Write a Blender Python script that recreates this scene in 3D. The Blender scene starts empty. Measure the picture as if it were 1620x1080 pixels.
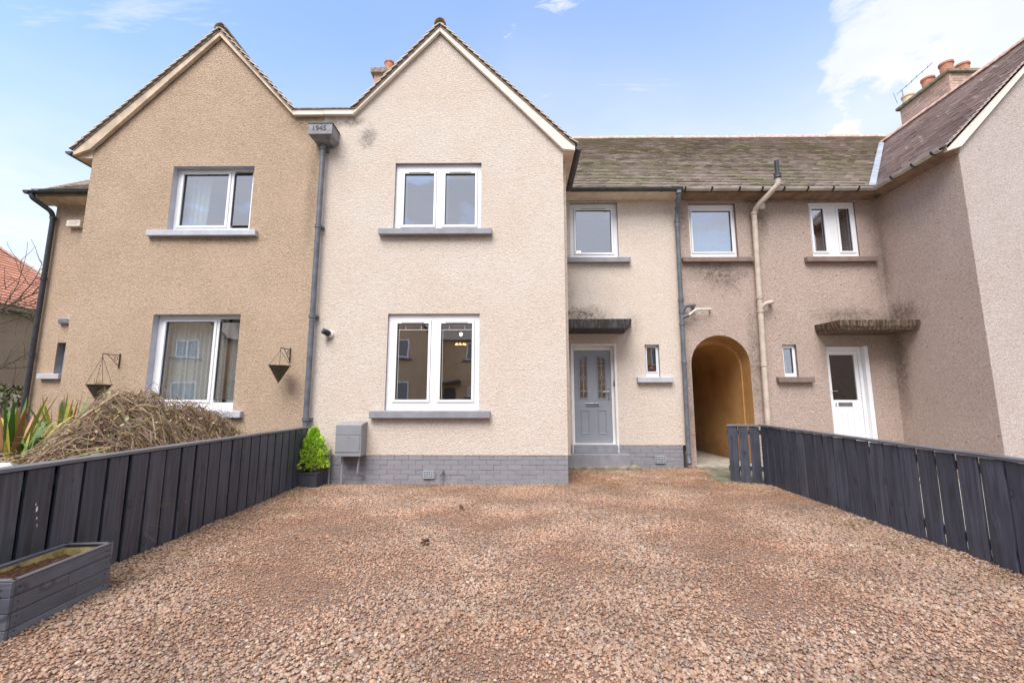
import bpy, bmesh, math, random
from mathutils import Vector, Matrix, noise
from mathutils.geometry import tessellate_polygon
random.seed(7)
R = random.Random(11)
S = bpy.context.scene
C = S.collection
# ------------------------------------------------------------ camera, sky, sun, exposure
cam = bpy.data.cameras.new('camera'); cam.lens = 36 * 700 / 1620; cam.sensor_width = 36
cam.clip_start = .05; cam.clip_end = 2000
co = bpy.data.objects.new('camera', cam); C.objects.link(co)
co.location = (0, 0, 1.2)
co.rotation_euler = (math.radians(90 + 8.13), 0, math.radians(.6))
S.camera = co
SUN_EL, SUN_AZ = math.radians(54), math.radians(198)     # azimuth from +Y clockwise: behind the camera, to the right
sl = bpy.data.lights.new('sun', 'SUN'); sl.energy = 3.05; sl.angle = math.radians(40); sl.color = (1, .965, .92)
so = bpy.data.objects.new('sun', sl); C.objects.link(so)
sd = Vector((math.sin(SUN_AZ) * math.cos(SUN_EL), math.cos(SUN_AZ) * math.cos(SUN_EL), math.sin(SUN_EL)))
so.rotation_euler = sd.to_track_quat('Z', 'Y').to_euler()
so.location = sd * 30
W = bpy.data.worlds.new('World'); S.world = W; W.use_nodes = True
S.view_settings.view_transform = 'Standard'; S.view_settings.look = 'None'
S.view_settings.exposure = 0.69; S.view_settings.gamma = 1; S.view_settings.use_curve_mapping = False
S.render.resolution_x = 1024; S.render.resolution_y = 682


class NT:
    """small helper for node trees"""
    def __init__(s, tree): s.t = tree; s.n = tree.nodes; s.l = tree.links
    def new(s, kind, **kw):
        n = s.n.new(kind)
        for k, v in kw.items():
            if k == 'ins':
                for a, b in v.items(): s.put(n, a, b)
            else: setattr(n, k, v)
        return n
    def put(s, n, a, b):
        if isinstance(b, bpy.types.NodeSocket): s.l.new(b, n.inputs[a])
        else: n.inputs[a].default_value = b
    def math(s, op, a, b=0.0, c=None, clamp=False):
        n = s.n.new('ShaderNodeMath'); n.operation = op; n.use_clamp = clamp
        s.put(n, 0, a); s.put(n, 1, b)
        if c is not None: s.put(n, 2, c)
        return n.outputs[0]
    def mix(s, f, a, b, mode='MIX'):
        n = s.n.new('ShaderNodeMix'); n.data_type = 'RGBA'; n.blend_type = mode
        s.put(n, 0, f); s.put(n, 6, a if not isinstance(a, tuple) else rgba(a)); s.put(n, 7, b if not isinstance(b, tuple) else rgba(b))
        return n.outputs[2]
    def noise(s, vec, scale, detail=3, rough=.55, dist=0.0):
        n = s.n.new('ShaderNodeTexNoise'); s.put(n, 'Vector', vec); s.put(n, 'Scale', scale); s.put(n, 'Detail', detail)
        s.put(n, 'Roughness', rough); s.put(n, 'Distortion', dist)
        return n.outputs[0]
    def ramp(s, v, lo, hi, a=0.0, b=1.0, smooth=True):
        n = s.n.new('ShaderNodeMapRange'); n.interpolation_type = 'SMOOTHSTEP' if smooth else 'LINEAR'
        s.put(n, 0, v); s.put(n, 1, lo); s.put(n, 2, hi); s.put(n, 3, a); s.put(n, 4, b)
        return n.outputs[0]
    def scale(s, vec, xyz, off=(0, 0, 0)):
        n = s.n.new('ShaderNodeMapping'); s.put(n, 0, vec); s.put(n, 'Scale', xyz); s.put(n, 'Location', off)
        return n.outputs[0]


def rgba(c): return (c[0], c[1], c[2], 1)


def build_world():
    k = NT(W.node_tree); k.n.clear()
    out = k.new('ShaderNodeOutputWorld'); bg = k.new('ShaderNodeBackground')
    sky = k.new('ShaderNodeTexSky', sky_type='NISHITA'); sky.sun_disc = False
    sky.sun_elevation = SUN_EL; sky.sun_rotation = SUN_AZ; sky.air_density = 1.0; sky.dust_density = .6; sky.ozone_density = 2.2
    tc = k.new('ShaderNodeTexCoord'); g = tc.outputs['Generated']
    sep = k.new('ShaderNodeSeparateXYZ', ins={0: g}); x, y, z = sep.outputs
    zz = k.math('MAXIMUM', z, .06)
    inv = k.math('DIVIDE', 1.0, zz)
    cmb = k.new('ShaderNodeCombineXYZ', ins={0: k.math('MULTIPLY', x, inv), 1: k.math('MULTIPLY', y, inv), 2: 0.0}).outputs[0]
    n1 = k.noise(cmb, 1.7, 8, .58, .2)
    n2 = k.noise(k.scale(cmb, (1.0, 3.2, 1), (4, 1, 0)), 1.1, 6, .6, .5)
    # the cloud bank to the right and the cloudy half of the sky behind
    right = k.ramp(k.math('SUBTRACT', x, k.math('MULTIPLY', y, .50)), .08, .22)
    back = k.ramp(y, .35, -.35)
    cover = k.math('MAXIMUM', right, back)
    thr = k.math('SUBTRACT', .74, k.math('MULTIPLY', cover, .36))
    cl = k.ramp(k.math('SUBTRACT', n1, thr), -.02, .12)
    wisp = k.math('MULTIPLY', k.ramp(n2, .54, .74), .7)
    cl = k.math('MAXIMUM', cl, wisp)
    for (u, v, ru, rv) in ((.10, .98, .10, .05), (-.02, 1.08, .03, .09), (.62, .93, .12, .04)):
        q = k.scale(cmb, (1 / ru, 1 / rv, 1), (-u / ru, -v / rv, 0))
        ln = k.new('ShaderNodeVectorMath', operation='LENGTH', ins={0: q}).outputs['Value']
        wn = k.noise(k.scale(cmb, (1, 1.6, 1), (2, 7, 0)), 14, 6, .65, .8)
        cl = k.math('MAXIMUM', cl, k.math('MULTIPLY', k.math('MULTIPLY', k.ramp(ln, 1.2, .1), k.ramp(wn, .42, .66)), .75))
    veil = k.ramp(k.math('SUBTRACT', z, k.math('ADD', k.math('MULTIPLY', k.math('MINIMUM', x, 0.0), .25), k.math('MULTIPLY', k.math('MAXIMUM', x, 0.0), -.08))), .38, .76, .90, .14)                     # thin pale haze, thicker low down
    low = k.ramp(z, .36, .20, 0.0, .97)
    f = k.math('MAXIMUM', cl, veil); f = k.math('MAXIMUM', f, low)
    shade = k.noise(k.scale(cmb, (1, 1, 1), (9, 3, 0)), 2.3, 4)
    cc = k.mix(k.ramp(shade, .35, .7), (5.15, 5.45, 5.95), (5.95, 5.98, 6.05))
    cc = k.mix(k.ramp(y, -.1, -.5, 0, .62), cc, (4.3, 4.55, 5.5))   # greyer cloud behind
    skyc = k.mix(1.0, sky.outputs[0], (1.85, 2.08, 2.3), 'MULTIPLY')
    col = k.mix(f, skyc, cc)
    k.put(bg, 0, col); k.put(bg, 1, .11)
    k.l.new(bg.outputs[0], out.inputs[0])


build_world()

# ------------------------------------------------------------ materials
M = {}


def mat(name):
    m = bpy.data.materials.new(name); m.use_nodes = True
    k = NT(m.node_tree); b = m.node_tree.nodes['Principled BSDF']
    M[name] = m
    return k, b


def pos(k): return k.new('ShaderNodeNewGeometry').outputs['Position']


def bump(k, b, h, strength=.5, dist=.01):
    n = k.new('ShaderNodeBump', ins={'Height': h, 'Strength': strength, 'Distance': dist}); k.put(b, 'Normal', n.outputs[0])


def plain(name, col, rough=.6, metal=0, var=.12, scale=9, bmp=.0, spec=.5):
    k, b = mat(name)
    p = pos(k)
    n = k.noise(p, scale, 5, .6)
    c = k.mix(k.ramp(n, .3, .7), tuple(v * (1 - var) for v in col), tuple(min(1, v * (1 + var)) for v in col))
    k.put(b, 'Base Color', c); k.put(b, 'Roughness', rough); k.put(b, 'Metallic', metal); b.inputs['Specular IOR Level'].default_value = spec
    if bmp: bump(k, b, k.noise(p, scale * 12, 3), bmp, .004)
    return M[name]


def roughcast(name, col, stains_shadows=(), streak=.35, stain_shadow_col=(.10, .075, .05), patch=(.85, .8, .72), amp=1.0, spots=.3, scale=1.0):
    """harled wall: stones thrown in render; stains_shadows = stains and painted shadows (x, y, z, rx, ry, rz, amount)"""
    k, b = mat(name)
    p = pos(k)
    n1 = k.noise(k.scale(p, (1, 1, 1.7)), 30 * scale, 5, .72, .9)
    n0 = k.noise(k.scale(p, (1, 1, 1.4), (3, 9, 4)), 13 * scale, 3, .6, .4)
    n2 = k.noise(k.scale(p, (1, 1, 1.3)), 95, 3, .7, .5)
    h = k.math('ADD', k.math('MULTIPLY', n1, 1.25), k.math('MULTIPLY', n0, .35))
    h = k.math('ADD', h, k.math('MULTIPLY', n2, .4))
    bump(k, b, h, 1.0, .026 * amp)
    big = k.noise(p, 1.1, 4, .6)
    mid = k.noise(p, 5.5, 4, .6)
    c = k.mix(k.ramp(big, .3, .72), col, tuple(a * q for a, q in zip(col, patch)))
    c = k.mix(k.math('MULTIPLY', k.ramp(mid, .45, .8), .35), c, tuple(a * q * .92 for a, q in zip(col, patch)))
    # relief painted into the colour: shade in the pits, lighter raised stones
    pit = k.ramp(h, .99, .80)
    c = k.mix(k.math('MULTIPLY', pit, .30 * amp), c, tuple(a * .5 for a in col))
    c = k.mix(k.math('MULTIPLY', k.ramp(n1, .56, .72), .35), c, tuple(min(.92, a * 1.17) for a in col))
    sp = k.noise(k.scale(p, (1, 1, 1.6), (8, 2, 6)), 44 * scale, 4, .8, 1.2)  # finer speckle: shade under the lumps and brighter tops, painted in
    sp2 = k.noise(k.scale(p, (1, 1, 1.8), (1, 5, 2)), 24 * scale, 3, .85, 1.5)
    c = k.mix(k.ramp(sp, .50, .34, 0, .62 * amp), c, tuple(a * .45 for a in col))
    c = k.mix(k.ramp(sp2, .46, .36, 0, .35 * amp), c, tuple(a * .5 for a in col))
    c = k.mix(k.ramp(sp, .50, .64, 0, .65 * amp), c, tuple(min(.95, a * 1.3) for a in col))
    # vertical rain streaks
    st = k.noise(k.scale(p, (7, 7, .55)), 1.0, 5, .65)
    c = k.mix(k.math('MULTIPLY', k.math('MULTIPLY', k.ramp(st, .5, .78), k.ramp(big, .35, .65)), streak), c, tuple(a * .55 for a in col))
    # small missing stones
    v2 = k.new('ShaderNodeTexVoronoi', ins={'Vector': p, 'Scale': 4.3})
    c = k.mix(k.math('MULTIPLY', k.ramp(v2.outputs['Distance'], .085, .03), spots), c, (.13, .085, .07))
    for (sx, sy, sz, rx, ry, rz, am) in stains_shadows:
        q = k.scale(p, (1 / rx, 1 / ry, 1 / rz), (-sx / rx, -sy / ry, -sz / rz))
        ln = k.new('ShaderNodeVectorMath', operation='LENGTH', ins={0: q}).outputs['Value']
        fine = k.noise(p, 17, 6, .72)
        edge = k.math('ADD', ln, k.math('MULTIPLY', k.math('SUBTRACT', k.noise(p, 4.5, 4, .65), .5), 1.1))
        m = k.math('MULTIPLY', k.ramp(edge, .95, .15), k.ramp(fine, .34, .72, .3, 1.0))
        m = k.math('MULTIPLY', m, k.ramp(ln, 1.5, 1.0))
        c = k.mix(k.math('MULTIPLY', m, am), c, stain_shadow_col)
    k.put(b, 'Base Color', c); k.put(b, 'Roughness', .93); b.inputs['Specular IOR Level'].default_value = .15
    return M[name]


def painted_wood(name, col, knots=True, vertical=True, var=.3):
    k, b = mat(name)
    tc = k.new('ShaderNodeTexCoord').outputs['Object']
    rnd = k.new('ShaderNodeObjectInfo').outputs['Random']
    off = k.new('ShaderNodeVectorMath', operation='ADD', ins={0: tc, 1: k.new('ShaderNodeCombineXYZ', ins={0: k.math('MULTIPLY', rnd, 37.0), 1: k.math('MULTIPLY', rnd, 91.0), 2: k.math('MULTIPLY', rnd, 53.0)}).outputs[0]}).outputs[0]
    warp = k.noise(off, 3.0, 2)
    g = k.scale(off, (26, 26, 1.6) if vertical else (1.6, 1.6, 30))
    gr = k.noise(g, 1.0, 5, .6, 1.1)
    big = k.noise(off, 4.5, 4)
    c = k.mix(k.ramp(gr, .3, .75), tuple(v * (1 - var) for v in col), tuple(v * (1 + var * .8) for v in col))
    c = k.mix(k.math('MULTIPLY', k.ramp(big, .45, .75), .35), c, tuple(v * 1.5 + .01 for v in col))
    c = k.mix(1.0, c, k.mix(rnd, (.78, .79, .81), (1.22, 1.2, 1.17)), 'MULTIPLY')
    hgt = gr
    if knots:
        v = k.new('ShaderNodeTexVoronoi', ins={'Vector': k.scale(off, (5.5, 5.5, 3.6) if vertical else (2.6, 2.6, 4.2)), 'Scale': 1.0})
        kd = k.math('ADD', v.outputs['Distance'], k.math('MULTIPLY', warp, .05))
        kn = k.ramp(kd, .14, .05)
        ring = k.math('MULTIPLY', k.ramp(kd, .07, .12), k.ramp(kd, .2, .12))
        c = k.mix(k.math('MULTIPLY', ring, .9), c, tuple(v * .45 for v in col))
        hgt = k.math('ADD', gr, k.math('MULTIPLY', kn, .9))
    fl = k.noise(off, 48, 3, .7)
    c = k.mix(k.math('MULTIPLY', k.ramp(fl, .70, .76), .2), c, (.18, .17, .16))
    k.put(b, 'Base Color', c); k.put(b, 'Roughness', k.ramp(big, .3, .7, .42, .62)); b.inputs['Specular IOR Level'].default_value = .4
    bump(k, b, hgt, .5, .003)
    return M[name]


def tile_mat(name, a, b2, moss, moss_amt=.5, edge=.0):
    k, b = mat(name)
    g = k.new('ShaderNodeNewGeometry'); p = g.outputs['Position']; r = g.outputs['Random Per Island']
    c = k.mix(r, a, b2)
    big = k.noise(p, 1.3, 5, .6)
    c = k.mix(k.math('MULTIPLY', k.ramp(big, .42, .62), moss_amt), c, moss)
    c = k.mix(k.ramp(k.noise(k.scale(p, (1, 1, 1), (5, 5, 5)), .8, 3), .5, .75, 0, .5), c, tuple(v * .6 for v in a))
    f = k.noise(p, 60, 4, .7)
    c = k.mix(k.ramp(f, .35, .7, 0, .35), c, tuple(min(1, v * 1.5) for v in b2))
    c = k.mix(k.math('MULTIPLY', k.ramp(k.noise(p, 14, 4, .7), .60, .68), .5), c, (.48, .46, .36))
    k.put(b, 'Base Color', c); k.put(b, 'Roughness', .88)
    bump(k, b, f, .5, .004)
    return M[name]


def brick_mat(name, cols, mottled=.3, rough=.85):
    k, b = mat(name)
    r = k.new('ShaderNodeObjectInfo').outputs['Random']; p = pos(k)
    cr = k.new('ShaderNodeValToRGB', ins={0: r}); e = cr.color_ramp.elements
    while len(e) < len(cols): e.new(.5)
    for i, c in enumerate(cols): e[i].position = i / (len(cols) - 1); e[i].color = rgba(c)
    n = k.noise(p, 30, 5, .65)
    c = k.mix(k.math('MULTIPLY', k.ramp(n, .45, .7), mottled), cr.outputs[0], tuple(v * .5 for v in cols[0]))
    k.put(b, 'Base Color', c); k.put(b, 'Roughness', rough); bump(k, b, k.noise(p, 90, 4, .7), .45, .004)
    return M[name]


STAIN_SHADOW_CREAM = [(-2.9, 7, 6.03, .5, .4, .14, .9), (-2.55, 7, 5.75, .22, .3, .3, .85), (-3.2, 7, 5.95, .25, .3, .22, .8),
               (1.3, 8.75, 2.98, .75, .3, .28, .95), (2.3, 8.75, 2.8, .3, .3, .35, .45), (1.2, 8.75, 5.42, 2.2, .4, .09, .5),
               (-3.03, 7, 2.22, .07, .2, .14, .6), (.95, 8.75, 3.4, .3, .3, .8, .5), (-1.4, 7, 3.92, 1.1, .2, .08, .4)]  # first on this line: security camera's shadow painted on the wall
def streaked(name, col, dark, moss, moss_amt):
    k, b = mat(name); p = pos(k)
    st = k.noise(k.scale(p, (26, 26, 1.2)), 1.0, 4, .7)
    c = k.mix(k.ramp(st, .42, .6), dark, col)
    m = k.math('MULTIPLY', k.ramp(k.noise(p, 9, 5, .7), .5, .62), moss_amt)
    c = k.mix(m, c, moss)
    k.put(b, 'Base Color', c); k.put(b, 'Roughness', .8); bump(k, b, k.noise(p, 40, 4), .5, .006)
streaked('canopy_slate', (.085, .083, .09), (.03, .025, .021), (.05, .045, .03), .4)
streaked('canopy_brown', (.21, .14, .10), (.05, .032, .022), (.05, .055, .02), .6)
roughcast('cream_harling', (.86, .735, .64), STAIN_SHADOW_CREAM, streak=.08, patch=(.97, .92, .87), spots=.12, amp=.85)
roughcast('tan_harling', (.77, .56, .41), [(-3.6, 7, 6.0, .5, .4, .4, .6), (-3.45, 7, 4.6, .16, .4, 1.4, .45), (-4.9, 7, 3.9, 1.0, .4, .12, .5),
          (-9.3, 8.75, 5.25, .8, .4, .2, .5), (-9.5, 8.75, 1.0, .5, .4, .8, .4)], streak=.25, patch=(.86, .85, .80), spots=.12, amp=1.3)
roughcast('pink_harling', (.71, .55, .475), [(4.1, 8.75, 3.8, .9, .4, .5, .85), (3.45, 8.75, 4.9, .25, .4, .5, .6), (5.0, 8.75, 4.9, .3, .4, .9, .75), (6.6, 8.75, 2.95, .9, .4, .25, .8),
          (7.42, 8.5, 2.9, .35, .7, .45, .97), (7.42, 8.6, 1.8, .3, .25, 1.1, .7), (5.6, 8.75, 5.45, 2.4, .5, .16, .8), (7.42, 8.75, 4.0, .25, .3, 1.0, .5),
          (4.7, 8.75, 2.0, .2, .4, 1.6, .6), (3.4, 8.75, 1.0, .12, .3, 1.6, .6)], streak=.3, patch=(.9, .89, .86), spots=.8, amp=1.45)  # first on this line: soil pipe's shadow, painted as a band beside it
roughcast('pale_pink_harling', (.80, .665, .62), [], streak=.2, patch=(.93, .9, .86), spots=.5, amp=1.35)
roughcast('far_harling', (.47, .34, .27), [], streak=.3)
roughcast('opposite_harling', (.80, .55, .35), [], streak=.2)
plain('cream_paint', (.82, .71, .61), .7, var=.08, scale=3, bmp=.25)
plain('cream_concrete', (.72, .58, .45), .8, var=.15, scale=4, bmp=.4)
plain('tan_concrete', (.64, .50, .37), .85, var=.22, scale=4, bmp=.4)
plain('brown_concrete', (.245, .155, .105), .85, var=.3, scale=5, bmp=.4)
plain('brown_sill', (.205, .145, .12), .7, var=.15, scale=8, bmp=.2)
plain('grey_paint', (.27, .265, .29), .55, var=.12, scale=6, bmp=.3)
plain('light_grey_paint', (.47, .48, .53), .65, var=.1, scale=7, bmp=.3)
plain('white_upvc', (.86, .85, .86), .3, var=.03, scale=3)
plain('white_gloss', (.84, .82, .80), .4, var=.05, scale=5)
plain('black_plastic', (.02, .02, .022), .35, var=.1)
plain('dark_gasket', (.03, .03, .03), .6)
plain('slate_grey_pipe', (.125, .135, .155), .45, var=.25, scale=7, bmp=.2)
plain('dark_pipe', (.035, .038, .045), .4, var=.3, scale=6)
plain('cream_pipe', (.52, .43, .35), .55, var=.15, scale=6, bmp=.15)
plain('pale_gutter', (.50, .45, .39), .5, var=.22, scale=5, bmp=.2)
plain('gutter_charcoal', (.055, .05, .048), .45, var=.3, scale=6)
plain('hopper_lead', (.20, .20, .215), .5, var=.25, scale=12, bmp=.3)
plain('hopper_digit', (.09, .09, .10), .6)
plain('lead', (.36, .39, .44), .5, .25, var=.22, scale=5, bmp=.4)
plain('terracotta', (.50, .20, .12), .8, var=.25, scale=12, bmp=.3)
plain('buff_terracotta', (.72, .56, .36), .8, var=.15, scale=12, bmp=.3)
plain('door_slate', (.29, .305, .345), .38, var=.05, scale=3)
plain('chrome', (.75, .75, .78), .16, 1.0, var=.03)
plain('steel', (.35, .35, .36), .35, .9, var=.1)
plain('steel_dark', (.10, .09, .09), .5, .5)
plain('concrete', (.34, .30, .245), .85, var=.25, scale=7, bmp=.5)
plain('mossy_concrete', (.25, .215, .155), .9, var=.4, scale=9, bmp=.5)
plain('wet_slab', (.165, .155, .105), .7, var=.35, scale=7, bmp=.4)
plain('meter_box', (.265, .265, .285), .45, var=.06, scale=4)
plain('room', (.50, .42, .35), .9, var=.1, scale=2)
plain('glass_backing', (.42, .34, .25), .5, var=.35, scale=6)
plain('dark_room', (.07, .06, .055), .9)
plain('curtain_white', (.75, .76, .74), .9, var=.06, scale=14)
plain('blind_white', (.70, .72, .74), .6, var=.04)
plain('blind_blue', (.52, .64, .74), .55, var=.05)
plain('blind_grey', (.28, .26, .26), .6, var=.08)
plain('leaded', (.72, .71, .68), .4, .2)
plain('soil', (.10, .045, .02), .95, var=.5, scale=40, bmp=.9)
plain('garden_soil', (.10, .075, .045), .95, var=.5, scale=14, bmp=.9)
plain('thatch', (.07, .045, .03), .95, var=.6, scale=30, bmp=.9)
plain('asphalt', (.06, .06, .062), .9, var=.2, scale=40, bmp=.6)
plain('pavement_grey', (.26, .25, .24), .9, var=.2, scale=20, bmp=.4)
plain('lawn', (.06, .10, .025), .95, var=.4, scale=22, bmp=.9)
plain('hedge_leaf', (.05, .085, .022), .8, var=.45, scale=8)
plain('alarm_cream', (.78, .72, .62), .5, var=.04)
plain('alarm_print', (.66, .40, .38), .6)
plain('dark_hole', (.008, .007, .006), 1.0)
plain('wicker', (.105, .085, .04), .9, var=.5, scale=50, bmp=.8)
plain('wrought_iron', (.05, .033, .026), .6, var=.4, scale=30)
plain('dead_leaf', (.09, .028, .014), .7, var=.4, scale=50)
plain('bark_twig', (.10, .075, .055), .9, var=.3, scale=20)
plain('ochre_cable', (.7, .66, .55), .5)
painted_wood('fence_charcoal', (.062, .067, .090), var=.40)
painted_wood('fence_cap', (.135, .14, .155), knots=False, vertical=False)
painted_wood('planter_grey', (.13, .14, .17), knots=True, vertical=False, var=.2)
plain('planter_lining', (.40, .31, .12), .9, var=.5, scale=11, bmp=.7)
plain('pot_slate', (.06, .065, .082), .6, var=.2, scale=9, bmp=.3)
tile_mat('mossy_tile', (.30, .245, .215), (.44, .365, .315), (.27, .255, .14), .7)
tile_mat('verge_tile', (.50, .41, .34), (.68, .57, .47), (.36, .31, .24), .2)
tile_mat('bare_tile', (.38, .31, .29), (.58, .47, .44), (.26, .21, .20), .3)
tile_mat('red_tile', (.50, .19, .12), (.62, .29, .19), (.42, .17, .12), .4)
plain('ridge_pink', (.58, .39, .31), .85, var=.3, scale=12, bmp=.4)
plain('ridge_dark', (.27, .215, .17), .9, var=.45, scale=18, bmp=.5)
brick_mat('grey_brick', [(.24, .232, .255), (.27, .26, .285), (.255, .245, .27), (.285, .275, .295)], .12, .6)
plain('grey_mortar', (.23, .222, .245), .8, var=.15, scale=20, bmp=.4)
brick_mat('pink_brick', [(.54, .34, .26), (.66, .46, .37), (.60, .40, .31), (.44, .30, .23)], .6)
plain('buff_mortar', (.36, .28, .22), .95, var=.25, scale=20, bmp=.6)
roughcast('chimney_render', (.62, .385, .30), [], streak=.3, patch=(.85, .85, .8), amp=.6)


def ochre():
    k, b = mat('ochre_render'); p = pos(k)
    n = k.noise(p, 1.6, 5, .6)
    c = k.mix(k.ramp(n, .35, .7), (.58, .33, .12), (.46, .23, .07))
    c = k.mix(k.ramp(k.noise(p, 9, 4), .5, .8, 0, .4), c, (.66, .38, .13))
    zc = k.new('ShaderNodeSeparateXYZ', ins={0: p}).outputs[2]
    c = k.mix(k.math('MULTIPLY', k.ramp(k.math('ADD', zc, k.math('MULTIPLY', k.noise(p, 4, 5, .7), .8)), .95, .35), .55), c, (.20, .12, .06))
    c = k.mix(k.ramp(k.noise(k.scale(p, (5, 5, .8)), 1.0, 5, .7), .55, .75, 0, .4), c, (.30, .15, .05))
    k.put(b, 'Base Color', c); k.put(b, 'Roughness', .85); bump(k, b, k.noise(p, 30, 5, .7), .7, .012)


ochre()


def glass(name, refl, tint=(.9, .95, .97)):
    m = bpy.data.materials.new(name); m.use_nodes = True; M[name] = m
    k = NT(m.node_tree); k.n.clear()
    o = k.new('ShaderNodeOutputMaterial'); t = k.new('ShaderNodeBsdfTransparent', ins={0: rgba(tint)})
    wav = k.noise(pos(k), 1.2, 2)
    bn = k.new('ShaderNodeBump', ins={'Height': wav, 'Strength': .04, 'Distance': .05})
    g = k.new('ShaderNodeBsdfGlossy', ins={0: (.95, .96, 1, 1), 1: .012, 'Normal': bn.outputs[0]})
    fr = k.new('ShaderNodeFresnel', ins={0: 1.5}).outputs[0]
    f = k.math('ADD', k.math('MULTIPLY', fr, 1.0), refl, clamp=True)
    f = k.math('MULTIPLY', f, k.math('SUBTRACT', 1.0, k.new('ShaderNodeNewGeometry').outputs['Backfacing']))
    mx = k.new('ShaderNodeMixShader', ins={0: f, 1: t.outputs[0], 2: g.outputs[0]})
    k.l.new(mx.outputs[0], o.inputs[0])


glass('window_glass', .42)
glass('obscure_glass', .10, (.75, .72, .66))


def emit(name, col, s):
    k, b = mat(name)
    k.put(b, 'Base Color', rgba(col)); k.put(b, 'Emission Color', rgba(col)); k.put(b, 'Emission Strength', s)


emit('lamp_glow', (1, .62, .30), 2.6)
emit('lamp_bulb', (1, .84, .58), 4.0)


def lace():
    m = bpy.data.materials.new('lace'); m.use_nodes = True; M['lace'] = m
    k = NT(m.node_tree); b = m.node_tree.nodes['Principled BSDF']; o = [n for n in k.n if n.type == 'OUTPUT_MATERIAL'][0]
    p = pos(k)
    v = k.new('ShaderNodeTexVoronoi', ins={'Vector': p, 'Scale': 38.0})
    a = k.ramp(v.outputs['Distance'], .25, .5, 1.0, .72)
    k.put(b, 'Base Color', (.88, .84, .80, 1)); k.put(b, 'Roughness', .9); k.put(b, 'Alpha', a)


lace()


def foliage(name, cols, rough=.6, trans=.15):
    k, b = mat(name)
    r = k.new('ShaderNodeNewGeometry').outputs['Random Per Island']
    cr = k.new('ShaderNodeValToRGB', ins={0: r}); e = cr.color_ramp.elements
    while len(e) < len(cols): e.new(.5)
    for i, c in enumerate(cols): e[i].position = i / (len(cols) - 1); e[i].color = rgba(c)
    k.put(b, 'Base Color', cr.outputs[0]); k.put(b, 'Roughness', rough)


foliage('conifer_leaf', [(.20, .38, .02), (.36, .60, .04), (.50, .74, .06), (.62, .80, .12), (.26, .48, .02)])
foliage('conifer_brown', [(.16, .06, .02), (.26, .10, .03)])
foliage('twig_mix', [(.12, .07, .05), (.22, .13, .08), (.30, .19, .11), (.36, .27, .14), (.17, .15, .05), (.30, .16, .09), (.10, .055, .05), (.42, .33, .22), (.20, .12, .09), (.16, .08, .06)])
foliage('pile_leaf', [(.34, .30, .05), (.20, .22, .05), (.50, .36, .10), (.30, .16, .07), (.55, .50, .33), (.13, .19, .05), (.40, .22, .10)])
foliage('hedge_leaves', [(.05, .07, .015), (.10, .12, .03), (.16, .15, .04), (.07, .05, .03)])

# ------------------------------------------------------------ mesh helpers
WLOC = {}


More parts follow.
